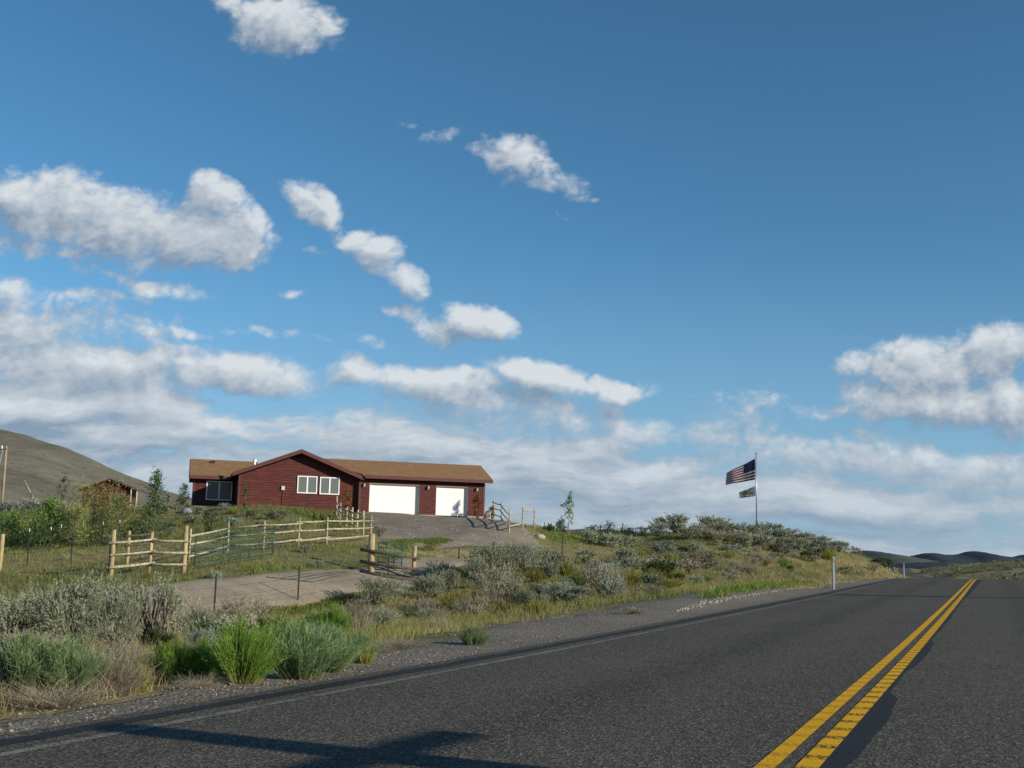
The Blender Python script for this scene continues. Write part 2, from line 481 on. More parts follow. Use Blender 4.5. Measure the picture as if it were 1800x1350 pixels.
def asphalt():
    m, q, out = new_mat('asphalt')
    tc = q.n('ShaderNodeTexCoord').outputs['Object']
    big = q.noise(tc, .22, 4, .6)
    c = q.mix(q.ramp(big, .3, .7), (.070, .063, .052), (.092, .083, .068))
    streak = q.noise(q.mapping(tc, rot=(0, 0, R(23)), sc=(1.1, .05, 1)), 1.5, 4)
    c = q.mix(q.math('MULTIPLY', q.ramp(streak, .45, .7), .5), c, (.088, .078, .063))
    su = q.n('ShaderNodeSeparateXYZ'); q.set(su.inputs[0], q.n('ShaderNodeTexCoord').outputs['UV'])
    wob = q.math('MULTIPLY_ADD', q.noise(tc, .35, 3), .8, -.4)
    for cen, amt, colr in ((1.15, .42, (.100, .089, .072)), (2.95, .42, (.100, .089, .072)), (-.95, .38, (.096, .086, .070)), (-2.65, .38, (.096, .086, .070)), (2.05, .45, (.034, .032, .029)), (-1.8, .40, (.034, .032, .029))):
        dd = q.math('ABSOLUTE', q.math('SUBTRACT', q.math('ADD', su.outputs[0], wob), cen))
        c = q.mix(q.math('MULTIPLY', q.ramp(dd, .55, .05), amt), c, colr)
    wv = q.vmath('ADD', tc, q.vmath('SCALE', q.noise(tc, 1.3, 4, .6, col=True), 1.1))
    ck = q.n('ShaderNodeTexVoronoi', feature='DISTANCE_TO_EDGE'); q.set(ck.inputs['Vector'], wv); ck.inputs['Scale'].default_value = .28
    crk = q.math('MULTIPLY', q.ramp(ck.outputs[0], .0045, .0015), q.ramp(q.noise(tc, .4, 3), .48, .56))
    c = q.mix(q.math('MULTIPLY', crk, .8), c, (.012, .012, .012))
    vo = q.n('ShaderNodeTexVoronoi', feature='F1'); q.set(vo.inputs['Vector'], tc); vo.inputs['Scale'].default_value = 55
    chip = vo.outputs['Color']
    s1 = q.n('ShaderNodeSeparateColor'); q.set(s1.inputs[0], chip)
    c = q.mix(q.math('MULTIPLY', q.ramp(s1.outputs[0], .52, .98), .65), c, (.235, .212, .168))
    c = q.mix(q.math('MULTIPLY', q.ramp(s1.outputs[1], .55, .9), .65), c, (.014, .014, .014))
    bs = q.n('ShaderNodeBsdfPrincipled'); q.set(bs.inputs['Base Color'], c)
    bs.inputs['Roughness'].default_value = .9; bs.inputs['Specular IOR Level'].default_value = .12
    bn = q.n('ShaderNodeBump'); bn.inputs['Strength'].default_value = .9; bn.inputs['Distance'].default_value = .006
    q.set(bn.inputs['Height'], q.math('ADD', vo.outputs['Distance'], q.noise(tc, 90, 2)))
    q.set(bs.inputs['Normal'], bn.outputs[0])
    m.node_tree.links.new(bs.outputs[0], out.inputs[0])
    return m
M['asphalt'] = asphalt()

def tar():
    m, q, out = new_mat('tar')
    tc = q.n('ShaderNodeTexCoord').outputs['Object']
    c = q.mix(q.ramp(q.noise(tc, 40, 4), .4, .8), (.010, .010, .010), (.040, .038, .035))
    bs = q.n('ShaderNodeBsdfPrincipled'); q.set(bs.inputs['Base Color'], c)
    bs.inputs['Roughness'].default_value = .75; bs.inputs['Specular IOR Level'].default_value = .25
    m.node_tree.links.new(bs.outputs[0], out.inputs[0])
    return m
M['tar'] = tar()

def paint(name, col, under, wear_lo, wear_hi, rumble=0.0):
    "UV: u metres across, v metres along"
    m, q, out = new_mat(name)
    tc = q.n('ShaderNodeTexCoord')
    ob = tc.outputs['Object']
    n1 = q.noise(ob, 60, 3, .7); n2 = q.noise(ob, 3.0, 4)
    wv = q.math('ADD', q.math('MULTIPLY', n1, .7), q.math('MULTIPLY', n2, .3))
    f = q.ramp(wv, wear_lo, wear_hi)
    if rumble:
        sp = q.n('ShaderNodeSeparateXYZ'); q.set(sp.inputs[0], tc.outputs['UV'])
        fr = q.math('FRACT', q.math('MULTIPLY', sp.outputs[1], 1 / .42))
        band = q.math('MULTIPLY', q.ramp(q.math('ABSOLUTE', q.math('SUBTRACT', fr, .5)), .27, .06), rumble)
        f = q.math('MAXIMUM', f, q.math('MULTIPLY', band, q.ramp(q.noise(ob, 34, 3, .7), .44, .53)))
    colv = q.mix(q.ramp(n2, .3, .7), tuple(c * .85 for c in col), col)
    c = q.mix(f, colv, under)
    bs = q.n('ShaderNodeBsdfPrincipled'); q.set(bs.inputs['Base Color'], c); bs.inputs['Roughness'].default_value = .8
    bs.inputs['Specular IOR Level'].default_value = .1
    bn = q.n('ShaderNodeBump'); bn.inputs['Strength'].default_value = .5; bn.inputs['Distance'].default_value = .005
    q.set(bn.inputs['Height'], q.noise(ob, 70, 3)); q.set(bs.inputs['Normal'], bn.outputs[0])
    m.node_tree.links.new(bs.outputs[0], out.inputs[0])
    return m
M['yellow_smooth'] = paint('yellow_paint', (.80, .42, .008), (.05, .042, .03), .52, .64, .45)
M['yellow_rumble'] = paint('yellow_rumble_paint', (.80, .42, .008), (.03, .028, .025), .54, .66, 1.0)
M['white_line'] = paint('worn_white_paint', (.30, .29, .25), (.055, .052, .047), .40, .58)

def gravel(name, a, b, chip, scale=30, chipf=.6):
    m, q, out = new_mat(name)
    tc = q.n('ShaderNodeTexCoord').outputs['Object']
    c = q.mix(q.ramp(q.noise(tc, .5, 5, .65), .3, .7), a, b)
    vo = q.n('ShaderNodeTexVoronoi'); q.set(vo.inputs['Vector'], tc); vo.inputs['Scale'].default_value = scale
    s1 = q.n('ShaderNodeSeparateColor'); q.set(s1.inputs[0], vo.outputs['Color'])
    c = q.mix(q.math('MULTIPLY', q.ramp(s1.outputs[0], .6, 1.0), chipf), c, chip)
    c = q.mix(q.math('MULTIPLY', q.ramp(s1.outputs[1], .6, 1.0), chipf * .7), c, tuple(x * .3 for x in a))
    bs = q.n('ShaderNodeBsdfPrincipled'); q.set(bs.inputs['Base Color'], c); bs.inputs['Roughness'].default_value = .95
    bs.inputs['Specular IOR Level'].default_value = .15
    bn = q.n('ShaderNodeBump'); bn.inputs['Strength'].default_value = .8; bn.inputs['Distance'].default_value = .02
    q.set(bn.inputs['Height'], q.math('ADD', vo.outputs['Distance'], q.noise(tc, 8, 4)))
    q.set(bs.inputs['Normal'], bn.outputs[0])
    m.node_tree.links.new(bs.outputs[0], out.inputs[0])
    return m
M['shoulder'] = gravel('shoulder_gravel', (.140, .122, .098), (.195, .170, .136), (.36, .32, .26), 32)
M['yard'] = gravel('yard_gravel', (.195, .165, .126), (.265, .226, .174), (.34, .31, .27), 14)
M['dirt'] = gravel('drive_dirt', (.235, .195, .142), (.32, .268, .20), (.40, .34, .26), 16, .35)

def ground_mat():
    m, q, out = new_mat('range_ground')
    tc = q.n('ShaderNodeTexCoord').outputs['Object']
    n0 = q.noise(tc, .09, 5, .6); n1 = q.noise(tc, .55, 5, .65); n2 = q.noise(tc, 4.5, 5, .7)
    c = q.mix(q.ramp(n1, .35, .65), (.225, .190, .098), (.31, .255, .148))
    c = q.mix(q.ramp(n0, .42, .62), c, (.165, .165, .062))
    c = q.mix(q.math('MULTIPLY', q.ramp(n2, .5, .75), .6), c, (.24, .19, .12))
    c = q.mix(q.math('MULTIPLY', q.ramp(n2, .45, .25), .7), c, (.055, .050, .026))
    at_ = q.n('ShaderNodeAttribute'); at_.attribute_name = 'green'
    c = q.mix(q.math('MULTIPLY', at_.outputs['Fac'], .8), c, (.075, .105, .030))
    bs = q.n('ShaderNodeBsdfPrincipled'); q.set(bs.inputs['Base Color'], c); bs.inputs['Roughness'].default_value = .95
    bs.inputs['Specular IOR Level'].default_value = .1
    bn = q.n('ShaderNodeBump'); bn.inputs['Strength'].default_value = 1.0; bn.inputs['Distance'].default_value = .12
    q.set(bn.inputs['Height'], q.noise(tc, 3.0, 6, .7)); q.set(bs.inputs['Normal'], bn.outputs[0])
    m.node_tree.links.new(bs.outputs[0], out.inputs[0])
    return m
M['ground'] = ground_mat()

def hill_mat(name, a, b, spots, sc):
    m, q, out = new_mat(name)
    tc = q.n('ShaderNodeTexCoord').outputs['Object']
    c = q.mix(q.ramp(q.noise(tc, sc, 6, .6), .35, .65), a, b)
    c = q.mix(q.math('MULTIPLY', q.ramp(q.noise(q.mapping(tc, sc=(1, 1, 3)), sc * 9, 4, .7), .56, .68), .7), c, spots)
    bs = q.n('ShaderNodeBsdfPrincipled'); q.set(bs.inputs['Base Color'], c); bs.inputs['Roughness'].default_value = 1
    bs.inputs['Specular IOR Level'].default_value = .05
    bn = q.n('ShaderNodeBump'); bn.inputs['Strength'].default_value = .8; bn.inputs['Distance'].default_value = 2.0
    q.set(bn.inputs['Height'], q.noise(tc, sc * 8, 6, .65)); q.set(bs.inputs['Normal'], bn.outputs[0])
    m.node_tree.links.new(bs.outputs[0], out.inputs[0])
    return m
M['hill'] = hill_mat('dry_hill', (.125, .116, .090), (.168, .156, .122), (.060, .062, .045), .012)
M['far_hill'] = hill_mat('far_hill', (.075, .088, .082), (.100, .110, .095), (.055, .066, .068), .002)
M['far_shadowed'] = hill_mat('far_shadowed', (.040, .052, .064), (.056, .068, .078), (.032, .042, .052), .003)  # cloud shadow and distance haze painted into the dark blue base colour

# ------------------------------------------------------------------ road line
RA = R(23)
rd = np.array([math.sin(RA), math.cos(RA)]); rn = np.array([-rd[1], rd[0]])
TC = 1.08                                            # centre line, metres left of the camera
KX = .015
def xy(t, s):
    return np.asarray(t)[..., None] * rn + np.asarray(s)[..., None] * rd
_far = [tuple(at(x, y, Z)[:2]) for x, y, Z in ((1676, 1016, 170), (1589, 1012, 256), (1577, 1005, 350), (1580, 998, 452), (1600, 1000, 600), (1640, 1000, 800))]
_pts = [tuple(xy(np.array(TC), np.array(float(s)))) for s in (-60, -30, 0, 30, 60, 80, 95)] + _far
def catmull(P, n=24):
    P = np.array(P, float); o = []
    P = np.vstack([2 * P[0] - P[1], P, 2 * P[-1] - P[-2]])
    for i in range(1, len(P) - 2):
        for k in range(n):
            t = k / n
            o.append(.5 * (2 * P[i] + (P[i + 1] - P[i - 1]) * t + (2 * P[i - 1] - 5 * P[i] + 4 * P[i + 1] - P[i + 2]) * t * t + (3 * P[i] - P[i - 1] - 3 * P[i + 1] + P[i + 2]) * t ** 3))
    o.append(P[-2]); return np.array(o)
CL = catmull(_pts)
CLs = np.concatenate([[0], np.cumsum(np.hypot(*np.diff(CL, axis=0).T))]) - 60.0      # arc length, 0 beside the camera
z254 = at(1591, 1012.5, 256)[2]; z450 = at(1584, 998, 452)[2]
_zs = [(-60, 0), (14, 0), (25, .06), (36, .13), (50, .24), (64, .36), (76, .43), (84, .44), (95, .36), (112, .12), (140, -.28), (185, -.75), (225, -.9), (262, z254), (340, z254 + .35 * (z450 - z254)), (470, z450), (520, z450 - .4), (640, z450 - 8), (900, z450 - 14)]
_zz = np.array(_zs, float)
_sd = np.arange(-60, 900, 1.0)
_zd = np.interp(_sd, _zz[:, 0], _zz[:, 1])
_kern = np.hanning(23); _kern /= _kern.sum()
_zd = np.convolve(np.pad(_zd, 11, mode='edge'), _kern, mode='valid')
def road_z(s, t):
    "t: metres left of the centre line"
    k = KX * np.clip(1 - (np.asarray(s) - 85) / 60, 0, 1)
    return np.interp(s, _sd, _zd) - k * np.clip(t, -7, 9)
def road_st(X, Y):
    "arc length and offset (left positive) from the centre line"
    X = np.asarray(X, float).ravel(); Y = np.asarray(Y, float).ravel()
    s = np.empty(len(X)); t = np.empty(len(X))
    A = CL[:-1]; B = CL[1:]; D = B - A; L2 = (D ** 2).sum(1)
    for i in range(0, len(X), 4000):
        px = X[i:i + 4000, None]; py = Y[i:i + 4000, None]
        k = np.clip(((px - A[:, 0]) * D[:, 0] + (py - A[:, 1]) * D[:, 1]) / L2, 0, 1)
        ex = px - A[:, 0] - k * D[:, 0]; ey = py - A[:, 1] - k * D[:, 1]
        d2 = ex ** 2 + ey ** 2
        j = d2.argmin(1); r = np.arange(len(j))
        s[i:i + 4000] = CLs[j] + k[r, j] * np.sqrt(L2[j])
        sg = np.sign(D[j, 0] * ey[r, j] - D[j, 1] * ex[r, j])
        t[i:i + 4000] = np.sqrt(d2[r, j]) * sg
    return s, t
def road_xy(s, t):
    s = np.asarray(s, float); t = np.asarray(t, float)
    x = np.interp(s, CLs, CL[:, 0]); y = np.interp(s, CLs, CL[:, 1])
    e = .5
    dx = np.interp(s + e, CLs, CL[:, 0]) - np.interp(s - e, CLs, CL[:, 0]); dy = np.interp(s + e, CLs, CL[:, 1]) - np.interp(s - e, CLs, CL[:, 1])
    n = np.hypot(dx, dy)
    return x - dy / n * t, y + dx / n * t

# ------------------------------------------------------------------ terrain
HY = R(16)                                            # the house is turned 16 degrees
HO = at(648, 901.6, 81.3)                             # left foot of the wide garage door, floor level
hu = np.array([math.cos(HY), math.sin(HY)]); hb = np.array([-math.sin(HY), math.cos(HY)])
def hxy(u, y):
    return HO[:2] + hu * u + hb * y
FL = HO[2]
CP = []                                               # x, y, z
def cp(P): CP.append(tuple(P))
# uprights whose feet are seen: x, top row, foot row, height
TPOSTS = [(38, 1035, 1122, 1.35), (375, 1025, 1097, 1.35), (522, 1020, 1084, 1.35), (680, 1005, 1061, 1.35), (805, 984, 1029, 1.35), (905, 960, 1004, 1.35), (988, 947, 987, 1.35), (1055, 935, 969, 1.35), (1094, 923, 953, 1.35)]
tpost_feet = [upright(*q) for q in TPOSTS]
for P in tpost_feet: cp(P)
gate_post = upright(322, 932, 1014, 1.8); left_post = upright(195, 927, 1011, 1.8); mid_post = upright(263, 942, 1001, 1.3)
cg_near = upright(652, 939, 1009, 1.75); cg_far = upright(726, 961, 1021, 1.5)
for P in (gate_post, left_post, mid_post, cg_near, cg_far): cp(P)
RAILP = [(331, 931, 990, 1.4), (400, 922, 974, 1.4), (463, 914, 966, 1.4), (524, 908, 959, 1.4), (574, 908, 956, 1.35), (651, 904, 950, 1.4)]
rail_feet = [upright(*q) for q in RAILP]
for P in rail_feet: cp(P)
SIDEP = [(651, 904, 950), (638.5, 902, 940), (627, 899, 935), (617.5, 895, 933), (608.5, 891, 931), (597.5, 887, 926), (591, 880, 917)]
side_feet = []
for i, (x, a, b) in enumerate(SIDEP):
    Z = rail_feet[-1][1] + (78.0 - rail_feet[-1][1]) * i / 6
    side_feet.append(at(x, b, Z)); 
    if i: cp(side_feet[-1])
RF = [(868, 877, 914, 78), (881.6, 879, 918, 75), (894.8, 884, 927, 71), (918.4, 889, 931, 73.5), (938.8, 891, 930, 76)]
rf_feet = [at(x, b, Z) for x, a, b, Z in RF]
for P in rf_feet: cp(P)
# house pad
for u, y, dz in [(0, -.5, -.08), (4, -.5, -.08), (8.5, -.5, -.12), (-4, -.3, .1), (-9, -.3, .2), (-6, -3, .0), (-9.5, 4, .35), (-12.5, 4, .35), (9.5, 8, -.3), (-2, 9, 0), (-12, 10, .2), (4, 9, 0), (-16, 4, .2), (14, 3, -.5), (10, -4, -.5), (4, -5, -.35), (-1, -4, -.3)]:
    p = hxy(u, y); cp((p[0], p[1], FL + dz))
# gravel yard and drive
for x, y, Z in [(690, 925, 73), (770, 935, 72), (860, 945, 70), (700, 958, 62), (830, 962, 64), (950, 945, 72), (840, 980, 57), (740, 990, 53), (640, 1003, 48.5), (520, 1016, 45), (400, 1030, 42), (300, 1045, 39), (220, 1055, 37)]:
    cp(at(x, y, Z))
# left field
for x, y, Z in [(124, 992, 50), (47, 1000, 49), (178, 961, 70), (100, 955, 68), (20, 965, 66), (217, 950, 74), (367, 938, 64), (268, 958, 62), (20, 905, 95), (150, 905, 92), (300, 900, 84), (380, 900, 77), (450, 905, 73), (560, 915, 70), (60, 1030, 42), (-200, 960, 70), (-200, 1010, 45), (-150, 905, 110)]:
    cp(at(x, y, Z))
# knoll on the right
for x, y, Z in [(1000, 938, 80), (1060, 944, 82), (1120, 940, 84), (1190, 938, 82), (1260, 940, 84), (1330, 944, 87), (1400, 950, 89), (1450, 961, 91), (1500, 977, 93), (1535, 996, 95),
                (1150, 985, 66), (1250, 990, 64), (1350, 990, 69), (1430, 1000, 73), (1000, 1000, 60), (1060, 1010, 52), (950, 1040, 44), (1200, 1030, 50), (1330, 1030, 55)]:
    P = at(x, y, Z); cp(P)
    if y < 965: cp((P[0] + rn[0] * 9, P[1] + rn[1] * 9, P[2] - .1)); cp((P[0] + rn[0] * 30, P[1] + rn[1] * 30, P[2] - 1.0))
# verge feet beside the road (t from the centre line)
for s, t, dz in [(-15, 7, -.25), (0, 5.9, -.08), (0, 12, -.75), (8, 5.9, -.05), (8, 11, -.6), (15, 6.3, -.02), (15, 11, -.5), (22, 7, 0), (30, 8.4, .05), (38, 8.8, .08), (48, 8.2, .08), (60, 7.3, .08), (75, 6.6, .06), (88, 6.0, .06), (-15, 14, -1), (-20, 25, -1.2), (-20, 50, -.5)]:
    x, y = road_xy(s, t); cp((float(x), float(y), float(road_z(s, t)) + dz))
# right side of the road and the ground beyond the crest
for s, t, dz in [(0, -9, -.4), (40, -9, -.5), (80, -9, -.3), (0, -40, -1), (60, -40, -.5), (120, -8, -.2), (160, -9, -.2), (185, -9, -.2), (225, -9, -.1), (262, -10, .1), (340, -10, 0), (450, -10, 0), (140, 10, .0), (185, 12, -.2), (225, 10, -.3), (262, 10, -.3), (340, 12, -.3), (450, 12, 0)]:
    x, y = road_xy(s, t); cp((float(x), float(y), float(road_z(s, t)) + dz))
for x, y, Z in [(1720, 1011, 170), (1800, 1012, 165), (1900, 1013, 160), (1690, 994, 310), (1750, 990, 310), (1800, 987, 300), (1900, 987, 300), (1680, 1003, 235), (1800, 1000, 220), (1740, 1002, 225)]:
    cp(at(x, y, Z))
for x, y, z in [(-120, 150, 4), (-60, 160, 4), (0, 150, 3), (60, 190, 1), (-150, 60, 1), (-200, 250, 4), (0, 300, 2), (100, 400, -1), (300, 400, 0), (-200, 450, 3), (-300, 200, 3), (250, 250, 2), (150, 80, -1), (60, -30, -1.5), (-60, -40, -1.5)]:
    cp((x, y, z))
CPa = np.array(CP, float)
def _phi(r2):
    return np.where(r2 > 1e-9, .5 * r2 * np.log(r2 + 1e-12), 0)
def tps_fit(P, z, lam):
    n = len(P); d2 = ((P[:, None] - P[None]) ** 2).sum(2)
    A = np.zeros((n + 3, n + 3)); A[:n, :n] = _phi(d2) + lam * np.eye(n)
    A[:n, n] = 1; A[:n, n + 1:] = P; A[n, :n] = 1; A[n + 1:, :n] = P.T
    return np.linalg.solve(A, np.concatenate([z, [0, 0, 0]]))
_SC = 50.0
_P = CPa[:, :2] / _SC
_tw = tps_fit(_P, CPa[:, 2], 0.004)
def sm(a, b, x):
    t = np.clip((x - a) / (b - a), 0, 1); return t * t * (3 - 2 * t)
# cheap value noise on a lattice
_lat = rng.random((256, 256))
def vnoise(x, y):
    xi = np.floor(x).astype(int); yi = np.floor(y).astype(int); fx = x - xi; fy = y - yi
    fx = fx * fx * (3 - 2 * fx); fy = fy * fy * (3 - 2 * fy)
    g = lambda i, j: _lat[i % 256, j % 256]
    return (g(xi, yi) * (1 - fx) + g(xi + 1, yi) * fx) * (1 - fy) + (g(xi, yi + 1) * (1 - fx) + g(xi + 1, yi + 1) * fx) * fy
def fbm(x, y, o=4):
    r = 0; a = .5
    for k in range(o):
        r = r + a * (vnoise(x, y) - .5) * 2; x = x * 2.03 + 17.1; y = y * 2.03 + 5.7; a *= .5
    return r
def terrain(X, Y):
    sh = np.shape(X)
    X = np.asarray(X, float).ravel(); Y = np.asarray(Y, float).ravel()
    z = np.empty(len(X))
    for i in range(0, len(X), 4000):
        q = np.stack([X[i:i + 4000], Y[i:i + 4000]], 1) / _SC
        d2 = ((q[:, None] - _P[None]) ** 2).sum(2)
        z[i:i + 4000] = _phi(d2) @ _tw[:len(_P)] + _tw[len(_P)] + q @ _tw[len(_P) + 1:]
    r = np.hypot(X, Y)
    far = sm(380, 620, r)
    z = np.clip(z, -6, 7)
    z = z * (1 - far) + far * (-3.0 - 2 * sm(600, 3000, r))
    z = z + .07 * fbm(X * .8, Y * .8, 3) + .12 * fbm(X * .12, Y * .12, 2)
    s, t = road_st(X, Y)
    rz = road_z(s, t) - .07
    wl = 1 - sm(4.6, 8.0, t); wr = 1 - sm(4.3, 9.0, -t)
    k = np.where(t > 0, wl, wr) * (1 - sm(700, 800, s))
    z = z * (1 - k) + rz * k
    return z.reshape(sh)

def axis(lo, hi, pts):
    "graded coordinates: list of (from, to, step) plus growth outwards"
    a = [pts[0][0]]
    for p0, p1, st in pts:
        while a[-1] < p1 - 1e-6: a.append(min(p1, a[-1] + st))
    st = pts[-1][2]
    while a[-1] < hi: st *= 1.22; a.append(a[-1] + st)
    st = pts[0][2]; b = [a[0]]
    while b[-1] > lo: st *= 1.22; b.append(b[-1] - st)
    return np.array(b[:0:-1] + a)
gx = axis(-7000, 7000, [(-45, -22, .8), (-22, 26, .42), (26, 60, .8), (60, 200, 3)])
gy = axis(-400, 9000, [(-6, 4, .7), (4, 20, .3), (20, 100, .5), (100, 330, 2.5)])
GX, GY = np.meshgrid(gx, gy)
GZ = terrain(GX, GY)
def grid_faces(nx, ny):
    i = np.arange(nx - 1)[None] + nx * np.arange(ny - 1)[:, None]
    return np.stack([i, i + 1, i + 1 + nx, i + nx], -1).reshape(-1, 4)
def gz(X, Y):
    "height of the ground sheet itself (bilinear)"
    X = np.asarray(X, float); Y = np.asarray(Y, float)
    i = np.clip(np.searchsorted(gx, X) - 1, 0, len(gx) - 2); j = np.clip(np.searchsorted(gy, Y) - 1, 0, len(gy) - 2)
    fx = (X - gx[i]) / (gx[i + 1] - gx[i]); fy = (Y - gy[j]) / (gy[j + 1] - gy[j])
    return (GZ[j, i] * (1 - fx) + GZ[j, i + 1] * fx) * (1 - fy) + (GZ[j + 1, i] * (1 - fx) + GZ[j + 1, i + 1] * fx) * fy
def hit(x, y, zmax=500):
    d = ray(x, y); Z = np.concatenate([np.arange(4, 120, .1), np.arange(120, zmax, 1.0)])
    px = d[0] / d[1] * Z; pz = H + d[2] / d[1] * Z
    g = gz(px, Z)
    k = np.nonzero(pz < g)[0]
    if not len(k): return None
    Zk = Z[k[0]]
    return np.array([d[0] / d[1] * Zk, Zk, gz(d[0] / d[1] * Zk, Zk)])
def hit_or(x, y, Z):
    "foot at the row if the ground is seen there, otherwise on the ground at depth Z"
    d = ray(x, y); X = d[0] / d[1] * Z
    return np.array([X, Z, float(gz(X, Z))])
# where the ground is damp and green
def green_mask(X, Y):
    s, t = road_st(X, Y); sh = np.shape(X)
    s = s.reshape(sh); t = t.reshape(sh)
    g = .55 * sm(-.1, .35, fbm(X * .06 + 3, Y * .06, 3))
    p = hxy(-4, -3)
    g = np.maximum(g, np.exp(-(((X - p[0]) / 8) ** 2 + ((Y - p[1]) / 4.5) ** 2)))
    g = np.maximum(g, .9 * np.exp(-((t - 8.2) / 1.3) ** 2) * sm(26, 34, s) * (1 - sm(58, 72, s)))
    q = at(100, 960, 68); g = np.maximum(g, .8 * np.exp(-(((X - q[0]) / 12) ** 2 + ((Y - q[1]) / 9) ** 2)))
    return np.clip(g, 0, 1)
ground = mesh_np('ground', np.stack([GX.ravel(), GY.ravel(), GZ.ravel()], 1), grid_faces(len(gx), len(gy)), M['ground'],
                 attr={'green': green_mask(GX, GY)}, smooth=True)
tag(ground, kind='structure')

# ------------------------------------------------------------------ road, markings, gravel sheets
def strip(name, mat, sv, tfun, lift, nt=6, z0=None):
    "sheet along the road between two offsets from the centre line; tfun(s) -> (t0, t1) arrays"
    sv = np.asarray(sv, float); t0, t1 = tfun(sv)
    k = np.linspace(0, 1, nt)[None]
    T = np.asarray(t0)[:, None] * (1 - k) + np.asarray(t1)[:, None] * k
    SS = np.repeat(sv[:, None], nt, 1)
    X, Y = road_xy(SS.ravel(), T.ravel())
    Z = (road_z(SS.ravel(), T.ravel()) if z0 is None else z0(X, Y)) + lift
    o = mesh_np(name, np.stack([X, Y, Z], 1), grid_faces(nt, len(sv)), mat, smooth=True, uv=np.stack([T.ravel(), SS.ravel()], 1))
    return tag(o, kind='structure')
sl = np.concatenate([np.arange(-40, 60, .5), np.arange(60, 130, 1), np.arange(130, 640, 3)])
con = lambda a, b: (lambda s: (np.full_like(s, a), np.full_like(s, b)))
EL = 4.12                                             # left edge line, from the centre line
def jag(s, a, f, sd):
    return a * fbm(s * f + sd, np.full_like(s, sd * 1.7), 4)
sf = np.arange(-14, 110, .15)
strip('road', M['asphalt'], np.concatenate([sf, np.arange(110.5, 640, 2.5)]), lambda s: (np.full_like(s, -4.3) + jag(s, .1, .8, 9), np.full_like(s, EL + .62) + jag(s, .05, 1.1, 3)), 0, 12)
strip('yellow_line', M['yellow_smooth'], np.arange(-6, 108, .4), con(.055, .165), .004, 3)
strip('yellow_line', M['yellow_rumble'], np.arange(-6, 108, .4), con(-.165, -.04), .004, 3)
strip('yellow_line', M['yellow_smooth'], np.arange(230, 620, 3.), con(-.15, .15), .02, 2)
strip('edge_line', M['white_line'], np.arange(-14, 108, .4), con(EL - .05, EL + .05), .004, 2)
strip('edge_line', M['white_line'], np.arange(-14, 108, .4), con(-3.62, -3.52), .004, 2)
strip('road_seam', M['tar'], np.arange(-14, 108, .2), lambda s: (np.full_like(s, EL + .24) + jag(s, .05, .9, 21), np.full_like(s, EL + .42) + jag(s, .06, 1.3, 5)), .004, 2)
def smear(s):
    wd = np.interp(s, [3, 6, 8.6, 10.2, 10.8, 13, 14, 17.5, 18.5, 22, 26, 30, 40, 44, 50, 60, 70, 84], [.05, .10, .19, .15, .02, .02, .10, .11, .02, .05, .08, .04, .07, .16, .2, .26, .34, .34])
    return np.full_like(s, -.185) - np.maximum(.02, wd * .88 * (1 + jag(s, .22, 1.1, 2))), np.full_like(s, -.10)
strip('tar_patch', M['tar'], np.arange(3, 84, .12), smear, .003, 2)
# crack seal across the road
tt = np.linspace(-4.2, EL + .3, 60)
def cross_seal(s0, wdt, name):
    a = s0 + .25 * fbm(tt * .5, tt * 0 + s0, 3); wv = wdt * (1 + .5 * fbm(tt * 1.5, tt * 0 + 4, 3)); wv[-8:] *= np.linspace(1, 2.6, 8)
    sv = np.concatenate([a - wv / 2, a + wv / 2]); tv = np.concatenate([tt, tt])
    X, Y = road_xy(sv, tv); n = len(tt)
    Q = np.stack([np.arange(n - 1), np.arange(1, n), np.arange(1, n) + n, np.arange(n - 1) + n], 1)
    tag(mesh_np(name, np.stack([X, Y, road_z(sv, tv) + .003], 1), Q, M['tar']), kind='structure')
cross_seal(41.0, .8, 'crack_seal')
# gravel shoulder
so = np.interp(sf, [-14, 0, 8, 13, 20, 26, 32, 40, 46, 55, 70, 90, 110], [5.4, 5.5, 5.6, 6.5, 7.6, 8.1, 7.9, 7.2, 6.7, 6.3, 5.9, 5.6, 5.4])
sh_out = lambda s: np.interp(s, sf, so) + jag(s, .6, .55, 13)
shz = lambda X, Y: np.maximum(gz(X, Y), -9)
def shoulder():
    nt = 14; k = np.linspace(0, 1, nt)[None]
    T = (EL + .45) * (1 - k) + sh_out(sf)[:, None] * k; SS = np.repeat(sf[:, None], nt, 1)
    X, Y = road_xy(SS.ravel(), T.ravel())
    kk = np.repeat(k, len(sf), 0).ravel()
    Zr = road_z(SS.ravel(), T.ravel()) - .012; Zg = gz(X, Y) + .03
    e = sm(.0, .35, kk); Z = Zr * (1 - e) + np.maximum(Zg, Zg) * e
    Z = np.where(kk > .98, Z - .05, Z)
    tag(mesh_np('gravel_shoulder', np.stack([X, Y, Z], 1), grid_faces(nt, len(sf)), M['shoulder'], smooth=True), kind='structure')
shoulder()
